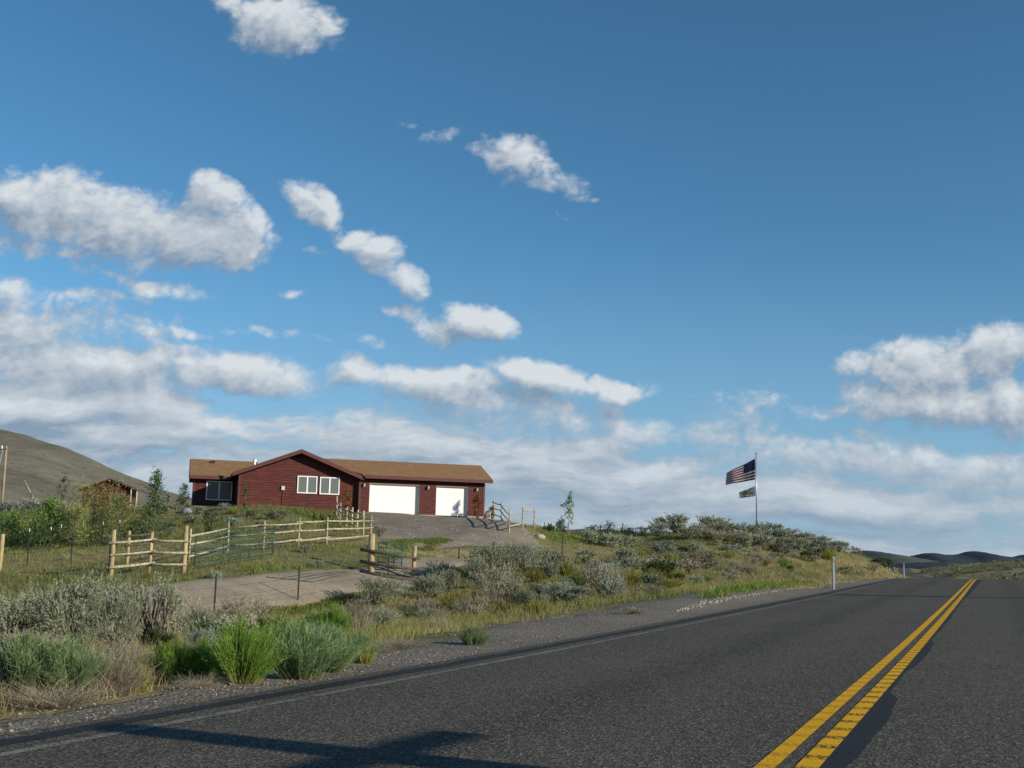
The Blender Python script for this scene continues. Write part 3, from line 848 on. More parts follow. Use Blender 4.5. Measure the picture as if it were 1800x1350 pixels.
def drape(name, mat, left, right, n, nt, lift, jit, seed):
    "sheet draped over the ground between two edge lines given as ground points"
    L = catmull([p[:2] for p in left], 12); Rr = catmull([p[:2] for p in right], 12)
    def res(P):
        d = np.concatenate([[0], np.cumsum(np.hypot(*np.diff(P, axis=0).T))]); q = np.linspace(0, d[-1], n)
        return np.stack([np.interp(q, d, P[:, 0]), np.interp(q, d, P[:, 1])], 1)
    L = res(L); Rr = res(Rr)
    c = np.arange(n) * .25
    nv = Rr - L; nv /= np.linalg.norm(nv, axis=1)[:, None]
    L = L - nv * (jit * fbm(c, c * 0 + seed, 4))[:, None]; Rr = Rr + nv * (jit * fbm(c, c * 0 + seed + 9, 4))[:, None]
    k = np.linspace(0, 1, nt)[None, :, None]
    P = L[:, None] * (1 - k) + Rr[:, None] * k
    X = P[..., 0].ravel(); Y = P[..., 1].ravel()
    Z = gz(X, Y) + lift
    e = np.zeros((n, nt)); e[:, 0] = 1; e[:, -1] = 1
    Z = Z - .08 * e.ravel()
    return tag(mesh_np(name, np.stack([X, Y, Z], 1), grid_faces(nt, n), mat, smooth=True), kind='structure')
# drive: upper and lower edges as seen
up = [(-120, 1040, 36), (80, 1043, 37.5), (200, 1042, 39), (300, 1031, 42), (400, 1020, 44.5), (520, 1006, 47.5), (647, 992, 52), (729, 980, 55.5), (840, 970, 60)]
lo = [(-120, 1075, 32.5), (80, 1070, 34), (200, 1064, 35.6), (312, 1057, 37), (400, 1048, 39.5), (520, 1030, 42.5), (630, 1014, 46), (738, 998, 50), (828, 987, 54.5)]
drape('driveway', M['dirt'], [hit_or(*q) for q in up], [hit_or(*q) for q in lo], 160, 12, .085, .3, 3)
yl = [hxy(-.9, .1), hxy(-.8, -4), hit_or(660, 950, 65), hit_or(668, 965, 61)]
yr = [hxy(9.2, .1), hxy(9.6, -3), hit_or(940, 945, 71), hit_or(975, 950, 70)]
drape('gravel_yard', M['yard'], [np.array(q) for q in yl], [np.array(q) for q in yr], 90, 40, .06, .3, 5)

# ------------------------------------------------------------------ hills
def hill(name, mat, sky, Z, base_z, near, far, rough, seed, pad=1.0):
    "long ridge whose crest follows the given picture points at depth Z"
    C = np.array([at(x, y, Z) for x, y in sky])
    o = np.argsort(C[:, 0]); C = C[o]
    L = C[-1, 0] - C[0, 0]
    xs = np.linspace(C[0, 0], C[-1, 0], 150)
    cz = np.interp(xs, C[:, 0], C[:, 2])
    ker = np.hanning(7); ker /= ker.sum(); cz = np.convolve(np.pad(cz, 3, mode='edge'), ker, mode='valid')
    v = np.concatenate([np.linspace(-1, 0, 34), np.linspace(0, 1, 12)[1:]])
    Xs, Vs = np.meshgrid(xs, v)
    pr = np.where(Vs < 0, 1 - (-Vs) ** 1.25, 1 - Vs ** 1.4)
    Yd = np.where(Vs < 0, Vs * near, Vs * far)
    Y = Z + Yd; X = Xs * (1 + Yd / Z * .5)
    hgt = (cz[None] - base_z)
    Zz = base_z + hgt * pr + rough * fbm(X / rough / 14 + seed, Y / rough / 14, 5) * np.sin(np.pi * np.clip(pr, 0, 1)) ** .6 * 1.0 + rough * .22 * fbm(X / rough / 2, Y / rough / 2, 4)
    return tag(mesh_np(name, np.stack([X.ravel(), Y.ravel(), Zz.ravel()], 1), grid_faces(len(xs), len(v)), mat, smooth=True), kind='structure')
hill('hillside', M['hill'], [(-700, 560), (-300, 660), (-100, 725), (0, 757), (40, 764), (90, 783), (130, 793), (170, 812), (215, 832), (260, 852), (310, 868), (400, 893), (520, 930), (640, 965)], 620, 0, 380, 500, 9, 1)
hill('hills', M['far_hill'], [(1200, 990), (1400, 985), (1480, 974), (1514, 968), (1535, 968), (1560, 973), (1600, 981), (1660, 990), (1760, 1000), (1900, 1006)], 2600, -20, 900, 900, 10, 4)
hill('hills', M['far_shadowed'], [(1450, 1000), (1560, 990), (1597, 979), (1622, 972), (1640, 972), (1658, 975), (1681, 975), (1693, 971), (1715, 968), (1732, 972), (1756, 977.5), (1775, 980), (1800, 975), (1850, 966), (1950, 975), (2200, 985)], 3600, -20, 900, 900, 12, 7)
hill('hills', M['far_shadowed'], [(1480, 1000), (1560, 995), (1590, 990), (1640, 988), (1700, 989), (1760, 992), (1850, 998), (2000, 1002)], 1500, -15, 500, 500, 6, 9)  # low added ridge, its dark colour stands in for a flat under cloud shadow
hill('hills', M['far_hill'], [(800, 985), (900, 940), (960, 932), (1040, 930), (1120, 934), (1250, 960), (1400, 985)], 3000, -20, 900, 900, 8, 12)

exec_marker = None
# ------------------------------------------------------------------ the ranch house (local x along the front, y into the house, z up)
house = empty('ranch_house', (HO[0], HO[1], HO[2]), HY, 'long dark red ranch house with brown shingle roof on the rise above the dirt drive', 'house')
def garage_wall():
    m = MB()
    for a, b in ((-.76, 0), (3.66, 4.9), (7.3, 8.56)): m.box(a, b, 0, .3, .0, 2.14)
    m.box(-.76, 8.56, 0, .3, 2.14, 2.62)
    m.box(-.76, -.46, .3, 6.6, 0, 2.62); m.box(8.26, 8.56, .3, 6.6, 0, 2.62); m.box(-.46, 8.26, 6.3, 6.6, 0, 2.62)
    m.prism([(.02, 2.62), (3.3, 3.86), (6.58, 2.62)], 8.28, 8.54, 'x')
    return m.build('garage_wall', M['siding'], house)
garage_wall()
m = MB(); m.prism([(-9.17, .0), (-.77, .0), (-.77, 2.5), (-4.97, 4.12), (-9.17, 2.5)], .36, 11); m.build('gable_wall', M['siding'], house)
m = MB(); m.box(-12.2, -9.18, 5.0, 12, 0, 2.42); m.prism([(5.02, 2.42), (8.5, 3.68), (11.98, 2.42)], -12.18, -11.9, 'x'); m.build('wing_wall', M['siding'], house)
m = MB()
for a, b in ((-.78, -.02), (3.68, 4.88), (7.32, 8.58)): m.box(a, b, -.03, .2, -.32, .0)
m.box(-9.19, -.79, .33, 11, -.5, 0); m.box(8.2, 8.585, .21, 6.6, -.7, 0); m.box(-12.22, -9.2, 4.97, 12, -.6, 0)
m.build('foundation', M['concrete'], house)
# corner boards
for x, y in ((-9.19, .335), (-.95, .335), (8.42, -.025), (-.78, -.025), (-12.22, 4.975)):
    m = MB(); m.box(x, x + .16, y, y + .05, 0, 2.42); m.build('corner_board', M['trim_red'], house)
def slab(m, a, b, y0, y1, th=.11):
    "sloping slab between outline points a and b (x, z), from y0 to y1"
    m.prism([(a[0], a[1] - th), (b[0], b[1] - th), b, a], y0, y1)
def slabx(m, a, b, x0, x1, th=.11):
    m.prism([(a[0], a[1] - th), (b[0], b[1] - th), b, a], x0, x1, 'x')
# garage roof: ridge along x
m = MB()
def valley(m, x0e, x0r, x1, ye, ze, yr, zr, th=.11):
    top = [(x0e, ye, ze), (x1, ye, ze), (x1, yr, zr), (x0r, yr, zr)]
    m.poly([(a, b_, c - th) for a, b_, c in top] + top, [(3, 2, 1, 0), (4, 5, 6, 7), (0, 1, 5, 4), (1, 2, 6, 5), (2, 3, 7, 6), (3, 0, 4, 7)])
valley(m, -.56, -4.2, 9.0, -.5, 2.70, 3.3, 4.04); valley(m, -.56, -4.2, 9.0, 7.1, 2.70, 3.3, 4.04)
roof = m.build('roof', M['shingles'], house)
# gable roof: ridge along y
sl_ = .386
m = MB(); slab(m, (-9.62, 2.50), (-5.0, 4.30), -.34, 11.3); slab(m, (-5.0, 4.30), (-.52, 2.56), -.34, 11.3)
groof = m.build('roof', M['shingles'], house)
m = MB(); slabx(m, (4.45, 2.50), (8.5, 3.98), -12.5, -7.5); slabx(m, (8.5, 3.98), (12.4, 2.50), -12.5, -7.5)
wroof = m.build('roof', M['shingles'], house)
# fascia boards
m = MB(); m.box(-.44, 9.02, -.56, -.50, 2.44, 2.685)
m.prism([(-.5, 2.44), (3.3, 3.80), (3.3, 4.03), (-.5, 2.68)], 9.0, 9.05, 'x'); m.build('fascia', M['trim_red'], house)
m = MB(); m.prism([(-9.66, 2.22), (-5.0, 4.04), (-5.0, 4.32), (-9.66, 2.50)], -.40, -.34); m.prism([(-5.0, 4.04), (-.48, 2.28), (-.48, 2.56), (-5.0, 4.32)], -.40, -.34)
m.box(-9.66, -9.62, -.34, 11.3, 2.26, 2.49); m.box(-.52, -.48, -.34, 11.3, 2.31, 2.55); m.build('fascia', M['trim_red'], house)
m = MB(); m.box(-12.52, -9.63, 4.39, 4.45, 2.24, 2.49); m.prism([(4.45, 2.24), (8.5, 3.72), (8.5, 3.97), (4.45, 2.49)], -12.55, -12.5, 'x'); m.build('fascia', M['trim_red'], house)
# soffits
m = MB(); m.box(-.5, 8.98, -.5, 0, 2.50, 2.52); m.build('soffit', M['trim_red'], house)
m = MB(); m.box(-12.48, -9.64, 4.46, 5.0, 2.30, 2.32); m.build('soffit', M['trim_red'], house)
# garage doors with raised panels
for a, b, n in ((0.02, 3.64, 8), (4.92, 7.28, 5)):
    m = MB(); m.box(a, b, .26, .29, .0, 2.13)
    d = m.build('garage_door', M['door_white'], house)
    p = MB()
    for r in range(4):
        for c in range(n):
            wd = (b - a) / n; p.box(a + c * wd + .08, a + (c + 1) * wd - .08, .257, .262, .09 + r * .53, .09 + r * .53 + .36)
    p.build('raised_panel', M['door_white'], d)
m = MB()
for a, b in ((0.0, 3.66), (4.9, 7.3)):
    m.box(a, a + .025, .02, .25, 0, 2.13); m.box(b - .025, b, .02, .25, 0, 2.13); m.box(a, b, .02, .25, 2.115, 2.138)
m.build('door_jamb', M['cream'], house)
def window(x0, x1, z0, z1, y, pm, lit=True):
    m = MB(); f = .075
    m.box(x0, x1, y - .05, y + .03, z1 - f, z1); m.box(x0, x1, y - .05, y + .03, z0, z0 + f)
    m.box(x0, x0 + f, y - .05, y + .03, z0 + f, z1 - f); m.box(x1 - f, x1, y - .05, y + .03, z0 + f, z1 - f)
    xm = (x0 + x1) / 2; m.box(xm - .05, xm + .05, y - .045, y + .03, z0 + f, z1 - f)
    w_ = m.build('window', M['white_paint'], house)
    for a, b in ((x0 + f, xm - .05), (xm + .05, x1 - f)):
        g = MB(); g.box(a, b, y - .012, y + .02, z0 + f, z1 - f); g.build('pane', pm, w_)
    return w_
window(-5.12, -3.72, 1.24, 2.48, .335, M['pane'])
window(-3.53, -2.13, 1.22, 2.46, .335, M['pane'])
sw = window(-11.26, -9.42, .74, 2.15, 4.975, M['pane_dark'])
sw['label'] = 'sliding window half in the shadow of the gable'
m = MB(); m.box(-6.22, -5.98, .24, .36, 1.42, 1.70); mt = m.build('meter_box', M['lamp_glass'], house)
m = MB(); m.tube([(-6.1, .32, 1.42), (-6.1, .32, .0)], .025, 6); m.build('conduit', M['bronze'], mt)
for x in (-.42, 4.28, 7.95):
    m = MB(); m.box(x - .05, x + .05, -.03, .0, 1.95, 2.15); m.tube([(x, -.03, 2.1), (x, -.14, 2.12), (x, -.16, 2.06)], .015, 6)
    l = m.build('wall_lamp', M['bronze'], house)
    m = MB(); m.tube([(x, -.16, 1.86), (x, -.16, 2.06)], [.045, .075], 8); m.build('lamp_glass', M['lamp_glass'], l)
m = MB(); m.tube([(-8.05, 2.2, 3.0), (-8.05, 2.2, 3.52)], .10, 10); vp = m.build('vent_pipe', M['galv'], house)
m = MB(); m.tube([(-8.05, 2.2, 3.52), (-8.05, 2.2, 3.60), (-8.05, 2.2, 3.68)], [.16, .15, .04], 10); m.build('pipe_cap', M['galv'], vp)
m = MB(); m.box(-11.0, -10.7, 7.55, 7.9, 3.6, 3.84); m.build('roof_vent', M['black'], house)
m = MB(); m.tube([(-1.6, 2.6, 3.0), (-1.6, 2.6, 3.35)], .05, 8); m.build('plumbing_pipe', M['black'], house)

# ------------------------------------------------------------------ the shed behind on the left
b = at(196, 884, 128); b[2] = min(b[2], float(gz(b[0], b[1])) + .3)
bz = float(at(196, 884, 128)[2])
shed = empty('shed', (b[0], b[1], bz), R(8), 'small red gabled shed with white porch posts below the bare hillside', 'shed')
m = MB(); m.prism([(-3.2, -2), (1.6, -2), (1.6, 1.75), (-.3, 2.55), (-3.2, 1.45)], 0, 6); m.build('wall', M['siding'], shed)
m = MB(); slab(m, (-3.7, 1.42), (-.25, 2.72), -.5, 6.4, .12); slab(m, (-.25, 2.72), (2.9, 1.55), -.5, 6.4, .12); m.build('roof', M['trim_red'], shed)
for x in (2.1, 2.75):
    m = MB(); m.box(x - .055, x + .055, -.3, -.19, -2, 1.66); m.build('porch_post', M['cream'], shed)
m = MB(); m.box(.2, 1.1, -.04, .02, -.9, 1.1); m.build('door', M['dark_cloth'], shed)

# ------------------------------------------------------------------ rail fences
def rot_off(a, b, d):
    v = Vector((b[0] - a[0], b[1] - a[1], 0)).normalized(); return Vector((v.y, -v.x, 0)) * d
def rail_fence(name, label, feet, hts, rails, pr=.055, rr=.055, wood='fence_wood', side=1, over=.25, prs=None, wob=.03):
    "feet: post feet; hts: post heights; rails: heights of the rails"
    f0 = Vector(feet[0])
    o = empty(name, f0, 0, label, 'fence')
    q = random.Random(len(label))
    P = [Vector(p) - f0 for p in feet]
    for i, p in enumerate(P):
        m = MB(); r = prs[i] if prs else pr
        ln = Vector((q.uniform(-.03, .03), q.uniform(-.03, .03), 0))
        m.tube([p - Vector((0, 0, .4)), p + ln * .5 + Vector((0, 0, hts[i] * .5)), p + ln + Vector((0, 0, hts[i]))], [r * 1.08, r, r * .92], 9)
        m.build('post', M['post_wood' if r > .068 else wood], o, True)
    for j, h in enumerate(rails):
        for i in range(len(P) - 1):
            a, b2 = P[i], P[i + 1]
            off = rot_off(a, b2, ((prs[i] if prs else pr) + rr * .8) * side)
            d = (b2 - a).normalized()
            a1 = a - d * over + Vector((0, 0, h + q.uniform(-wob, wob))) + off; b1 = b2 + d * over * .6 + Vector((0, 0, h + q.uniform(-wob, wob))) + off
            m = MB(); mid = (a1 + b1) / 2 - Vector((0, 0, .02))
            r0 = rr * q.uniform(.85, 1.1)
            m.tube([a1, mid, b1], [r0 * 1.1, r0, r0 * .85], 8)
            m.build('rail', M[wood], o, True)
    return o
lp, mp, gp = left_post, mid_post, gate_post
mp2 = lp * .5 + gp * .5; mp2 = np.array([*(at(263, 990, (lp[1] + gp[1]) / 2 + .5)[:2]), 0]); mp2[2] = float(gz(mp2[0], mp2[1]))
for p in (lp, gp): p[2] = float(gz(p[0], p[1]))
rail_fence('rail_fence', 'three rail log fence with heavy posts left of the open green gate', [lp, mp2, gp], [1.75, 1.55, 1.85], [.35, .80, 1.25], prs=[.085, .07, .09], rr=.05, side=1)
# braces running back from it
bk0 = hit_or(222, 1000, 47.5); bk1 = hit_or(263, 1000, 48.6)
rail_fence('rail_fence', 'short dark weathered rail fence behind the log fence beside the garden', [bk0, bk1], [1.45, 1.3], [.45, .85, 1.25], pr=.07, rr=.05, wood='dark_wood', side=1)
feet = [np.array([p[0], p[1], float(gz(p[0], p[1]))]) for p in rail_feet]
rail_fence('rail_fence', 'long pale three rail fence climbing from the green gate to the gravel yard', feet, [1.45, 1.40, 1.42, 1.42, 1.38, 1.42], [.32, .76, 1.16], pr=.042, rr=.044, side=1, wob=.05)
feet = [np.array([p[0], p[1], float(gz(p[0], p[1]))]) for p in side_feet]
rail_fence('rail_fence', 'crooked rail fence running back to the small tree by the house wall', feet[1:], [1.35, 1.3, 1.35, 1.3, 1.4, 1.45], [.35, .75, 1.12], pr=.055, rr=.05, side=-1, wob=.08)
feet = [np.array([p[0], p[1], float(gz(p[0], p[1]))]) for p in rf_feet]
rail_fence('rail_fence', 'open pole rail fence on the skyline right of the garage', feet, [1.42, 1.42, 1.45, 1.42, 1.42], [.42, .82, 1.2], pr=.05, rr=.04, side=1, wob=.03)
cn = np.array([cg_near[0], cg_near[1], float(gz(cg_near[0], cg_near[1]))]); cf = np.array([cg_far[0], cg_far[1], float(gz(cg_far[0], cg_far[1]))])
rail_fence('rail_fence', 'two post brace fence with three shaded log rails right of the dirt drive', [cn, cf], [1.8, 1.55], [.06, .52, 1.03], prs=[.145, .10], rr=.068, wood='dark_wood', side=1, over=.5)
le = at(-4, 1000, 47); le[2] = float(gz(le[0], le[1]))
le2 = at(-1.5, 998, 47.2); le2[2] = float(gz(le2[0], le2[1]))
m = MB(); m.tube([(0, 0, -.4), (.02, 0, .8), (.03, 0, 1.55)], [.1, .095, .09], 9); o = m.build('wooden_post', M['post_wood'], None, True); o.location = le2
tag(o, 'weathered orange brown wooden post at the left edge of the photo', 'post')

# ------------------------------------------------------------------ tube gates
def tube_gate(label, a, b, h, nb, nv):
    A = Vector(a); B = Vector(b) - A
    o = empty('tube_gate', A, 0, label, 'gate')
    up_ = Vector((0, 0, 1)); lift = up_ * .22
    for k in range(nb):
        z = lift + up_ * (h * (k / (nb - 1)) ** .9)
        m = MB(); m.tube([z, B + z], .024, 8); m.build('bar', M['green_steel'], o, True)
    for k in range(nv):
        p = B * (k / (nv - 1))
        m = MB(); m.tube([p + lift, p + lift + up_ * h], .024 if k in (0, nv - 1) else .016, 8); m.build('upright', M['green_steel'], o, True)
    return o
ga = gate_post + np.array([.35, .25, 0]); ga[2] = float(gz(ga[0], ga[1])) + .1
gb = hit_or(478, 997, 50.5); gb[2] += .08
tube_gate('long green tube gate standing open along the left side of the drive', ga, gb, 1.12, 6, 4)
g2 = cn + np.array([.25, .35, .1]); g3 = hit_or(705, 1012, 51.6)
tube_gate('shorter green tube gate folded back behind the shaded brace fence', g2, g3, 1.1, 6, 4)

# ------------------------------------------------------------------ grid of thin pipes on the drive
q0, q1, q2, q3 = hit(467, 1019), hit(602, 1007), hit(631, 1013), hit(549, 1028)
cgo = empty('pipe_grid', q0, 0, 'cattle guard of thin dark pipes set across the dirt drive', 'cattle guard')
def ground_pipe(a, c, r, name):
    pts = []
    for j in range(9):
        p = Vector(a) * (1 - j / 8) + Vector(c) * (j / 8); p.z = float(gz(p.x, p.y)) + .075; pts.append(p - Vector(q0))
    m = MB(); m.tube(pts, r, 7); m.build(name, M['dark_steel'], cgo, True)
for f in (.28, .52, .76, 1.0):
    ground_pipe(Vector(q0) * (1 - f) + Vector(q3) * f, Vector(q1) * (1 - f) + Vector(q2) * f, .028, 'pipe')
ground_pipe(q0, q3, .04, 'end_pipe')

# ------------------------------------------------------------------ wire fences on steel posts
def wire_fence(label, feet, h=1.35, tops=False, wires=4):
    f0 = Vector(feet[0]); o = empty('wire_fence', f0, 0, label, 'fence')
    P = [Vector(p) - f0 for p in feet]
    tp = []
    for p in P:
        m = MB(); lx = rnd.uniform(-.03, .03)
        m.box(p.x - .028, p.x + .028, p.y - .006, p.y + .006, p.z - .3, p.z + h); m.box(p.x - .005, p.x + .005, p.y - .035, p.y + .006, p.z - .3, p.z + h - .01)
        s_ = m.build('steel_post', M['dark_steel'], o)
        if tops:
            m = MB(); m.box(p.x - .034, p.x + .034, p.y - .012, p.y + .012, p.z + h - .16, p.z + h + .01); m.build('white_tip', M['white_paint'], s_)
    for k in range(wires):
        z = .25 + k * (h - .35) / max(1, wires - 1)
        m = MB()
        for a, b2 in zip(P[:-1], P[1:]):
            m.tube([a + Vector((0, -.02, z)), (a + b2) / 2 + Vector((0, -.02, z - .02)), b2 + Vector((0, -.02, z))], .004, 4)
        m.build('wire', M['dark_steel'], o)
    return o
onz = lambda P: np.array([P[0], P[1], float(gz(P[0], P[1]))])
wire_fence('wire fence on dark steel posts along the sagebrush between road and dirt drive', [onz(p) for p in tpost_feet])
wire_fence('wire fence on thin steel posts across the grass left of the log fence', [onz(at(-60, 1008, 49)), onz(at(47, 1000, 49)), onz(at(124, 992, 49.5)), onz(at(190, 1012, 42.3))])
wire_fence('garden wire fence with white tipped posts under the willowy bushes', [onz(at(49, 962, 60)), onz(at(87, 960, 61)), onz(at(105, 958, 64)), onz(at(178, 961, 66)), onz(at(207, 962, 66)), onz(at(217, 950, 72)), onz(at(254, 945, 74))], 1.3, True, 3)
kp = [onz(at(x, 940, Z)) for x, Z in ((1275, 96), (1180, 93), (1330, 104))]
m = MB(); m.box(-.03, .03, -.02, .02, -.3, 1.5); o = m.build('steel_post', M['dark_steel']); o.location = onz(at(1275, 940, 92)); o.location.z = at(1275, 924, 92)[2] - 1.5
tag(o, 'thin dark post sticking up from the sagebrush left of the flagpole', 'post')

# ------------------------------------------------------------------ road marker posts
def marker(x, top, bot, h, label, broken=False):
    P = upright(x, top, bot, h); z = float(gz(P[0], P[1]))
    o = empty('marker_post', (P[0], P[1], z), R(-20), label, 'marker post', 'roadside marker posts')
    m = MB(); hh = P[2] + h - z
    m.prism([(-.036, -.3), (.036, -.3), (.036, hh - .02), (.022, hh), (-.022, hh), (-.036, hh - .02)], -.012, .012); m.build('post', M['white_paint'], o)
    m = MB(); m.box(-.066, -.038, -.02, .015, -.3, hh - .04); m.build('steel_channel', M['dark_steel'], o)
    m = MB(); m.box(-.028, .028, -.017, -.013, hh - .22, hh - .06); m.build('reflector', M['lamp_glass'], o)
    return o
marker(1466, 978, 1030, 1.22, 'white marker post on the road shoulder below the flagpole hill')
marker(1589.5, 990, 1015, 1.15, 'far white marker post beside the road crest in front of the dark hills')
# ------------------------------------------------------------------ flagpole and flags
FZ = 88.0
fp = at(1330.5, 938, FZ); fz0 = float(gz(fp[0], fp[1])); ftop = at(1329, 798, FZ)
pole = empty('flagpole', (fp[0], fp[1], fz0), 0, 'tall grey metal flagpole rising from the sagebrush hilltop', 'flagpole')
hp = ftop[2] - fz0
m = MB(); m.tube([(0, 0, -.3), (0, 0, hp * .5), (0, 0, hp)], [.055, .048, .035], 10); m.build('pole', M['pole_metal'], pole, True)
m = MB(); m.blob((0, 0, hp + .05), (.06, .06, .06), 1, 10, 8, 0); m.build('ball_top', M['bronze'], pole, True)
ly = at(1331, 925, FZ)[2] - fz0
m = MB(); m.tube([(-.30, -.05, ly - .16), (0, -.07, ly - .18), (.36, -.05, ly - .10)], .022, 6); br = m.build('lamp_bracket', M['dark_steel'], pole)
for x, z in ((-.33, ly - .02), (.38, ly + .08)):
    m = MB(); m.tube([(x, -.05, z - .11), (x, -.05, z - .06), (x, -.05, z + .11), (x, -.05, z + .13)], [.03, .07, .085, .06], 9); m.build('spotlight', M['black'], br, True)
m = MB(); m.tube([(.06, 0, .8), (.055, 0, hp - .1)], .008, 5); m.build('halyard', M['white_paint'], pole)
def flag_grid(P00, P01, P10, P11, nu, nv, amp, ph, waves=1.6):
    "hoist top, hoist bottom, fly top, fly bottom -> vertices row by row from the top, with folds across the fly"
    u = np.linspace(0, 1, nu)[None, :, None]; v = np.linspace(0, 1, nv)[:, None, None]
    P = (P00 * (1 - v) + P01 * v) * (1 - u) + (P10 * (1 - v) + P11 * v) * u
    uu = np.repeat(u[..., 0], nv, 0); vv = np.repeat(v[..., 0], nu, 1)
    P = P.copy()
    P[..., 1] += amp * np.sin(uu * waves * 2 * np.pi + ph + vv * .9) * (uu ** .7)
    P[..., 2] += -.10 * amp * np.sin(uu * np.pi) + .16 * amp * np.sin(uu * waves * 2 * np.pi + ph + .7) * uu
    P[..., 0] += .12 * amp * np.sin(vv * 3 + uu * 5)
    return P
def stars_on(P, fl, nrm):
    m = MB()
    for r in range(9):
        n = 6 if r % 2 == 0 else 5
        for c in range(n):
            u = (.4 * ((c + .5) / 6 if n == 6 else (c + 1) / 6)); v = (r + .7) / 9.6 * 7 / 13
            iu = u * (P.shape[1] - 1); iv = v * (P.shape[0] - 1)
            a = P[int(iv), int(iu)]; bb = P[min(int(iv) + 1, P.shape[0] - 1), min(int(iu) + 1, P.shape[1] - 1)]
            f1, f2 = iv - int(iv), iu - int(iu)
            cpt = a + (P[min(int(iv) + 1, P.shape[0] - 1), int(iu)] - a) * f1 + (P[int(iv), min(int(iu) + 1, P.shape[1] - 1)] - a) * f2
            e1 = P[0, 2] - P[0, 0]; e1 = e1 / np.linalg.norm(e1); e2 = np.array([0, 0, 1.0])
            pts = [cpt + (e1 * math.cos(t) + e2 * math.sin(t)) * (.042 if i % 2 == 0 else .018) + np.array([0, nrm * .012, 0]) for i, t in enumerate([math.pi / 2 + k * math.pi / 5 for k in range(10)])]
            m.poly(pts, [tuple(range(10))])
    return m.build('star_field', M['flag_white'], fl)
o0 = np.array([fp[0], fp[1], fz0])
q = [at(x, y, FZ - d_) - o0 for x, y, d_ in ((1326.3, 806, .06), (1324.6, 843, .06), (1277, 831, -2.0), (1274, 852, -2.0))]
q[0][1] = q[1][1] = -.06
q[0][0] = q[1][0] = -.10
P = flag_grid(q[0], q[1], q[2], q[3], 41, 14, .17, .4)
V = P.reshape(-1, 3); Q = grid_faces(41, 14)
row = np.arange(len(Q)) // 40; colu = np.arange(len(Q)) % 40
mi = np.where((row < 7) & (colu < 16), 2, np.where(row % 2 == 0, 0, 1))
fl = mesh_np('flag', V, Q, [M['flag_red'], M['flag_white'], M['flag_blue']], None, smooth=True, mi=mi)
fl.location = o0
tag(fl, 'large red and white striped flag with blue star canton streaming from the flagpole', 'flag')
stars_on(P, fl, -1)
q = [at(x, y, FZ - d_) - o0 for x, y, d_ in ((1324.8, 854, .06), (1324.8, 872, .06), (1299, 865, -.9), (1298, 876, -.9))]
q[0][1] = q[1][1] = -.06
q[0][0] = q[1][0] = -.09
P = flag_grid(q[0], q[1], q[2], q[3], 25, 11, .10, 2.0)
f2 = mesh_np('flag', P.reshape(-1, 3), grid_faces(25, 11), M['flag_white'], None, smooth=True); f2.location = o0
tag(f2, 'small white flag with gold emblem flying below the striped flag', 'flag')
def patch(name, us, vs, mat, lift):
    V = []; 
    for u, v in zip(us, vs):
        iu = min(u * 24, 23.99); iv = min(v * 10, 9.99); i, j = int(iu), int(iv)
        V.append(P[j, i] * (1 - (iu - i)) * (1 - (iv - j)) + P[j, i + 1] * (iu - i) * (1 - (iv - j)) + P[j + 1, i] * (1 - (iu - i)) * (iv - j) + P[j + 1, i + 1] * (iu - i) * (iv - j) + np.array([0, lift, 0]))
    m = MB(); m.poly(V, [tuple(range(len(V)))]); return m.build(name, mat, f2)
th = np.linspace(0, 2 * np.pi, 20, endpoint=False)
patch('emblem', .58 + .20 * np.cos(th), .48 + .26 * np.sin(th) * (1 + .2 * np.cos(3 * th)), M['gold'], -.018)
patch('emblem_bar', [.2, .55, .95, .95, .55, .2], [.10, .16, .30, .40, .27, .20], M['dark_cloth'], -.016)
patch('emblem_bar', [.15, .30, .34, .2], [.55, .42, .62, .8], M['gold'], -.016)
patch('emblem_bar', [.35, .7, .9, .7, .4], [.86, .84, .72, .93, .96], M['dark_cloth'], -.017)

# ------------------------------------------------------------------ poles on the left
a = at(11.5, 784, 92); b2 = at(2, 905, 92)
up_o = empty('utility_pole', (b2[0], b2[1], b2[2] - .5), 0, 'weathered utility pole at the far left edge in front of the hillside', 'utility pole')
d = Vector(a) - Vector(b2) + Vector((0, 0, .5))
m = MB(); m.tube([(0, 0, -1), d * .5, d], [.11, .10, .085], 10); m.build('pole', M['grey_wood'], up_o, True)
m = MB(); m.tube([d + Vector((-.30, -.15, -.25)), d + Vector((-.30, -.15, .0))], [.07, .05], 8); m.build('insulator', M['white_paint'], up_o, True)
m = MB(); m.tube([d + Vector((-.45, -.15, -.3)), d + Vector((.1, -.13, -.25))], .04, 6); m.build('bracket', M['dark_steel'], up_o)
m = MB(); m.tube([d * .95 + Vector((-.2, -.16, 0)), d * .2 + Vector((-.9, -.2, 0))], .025, 6); m.build('conduit', M['galv'], up_o)
a = at(43, 845, 88); b2 = at(62, 883, 88)
m = MB(); d = Vector(a) - Vector(b2); m.tube([-d * .3, d], .055, 8); o = m.build('leaning_pole', M['fence_wood'], None, True); o.location = b2
tag(o, 'thin pale pole leaning to the left in front of the hillside', 'pole')
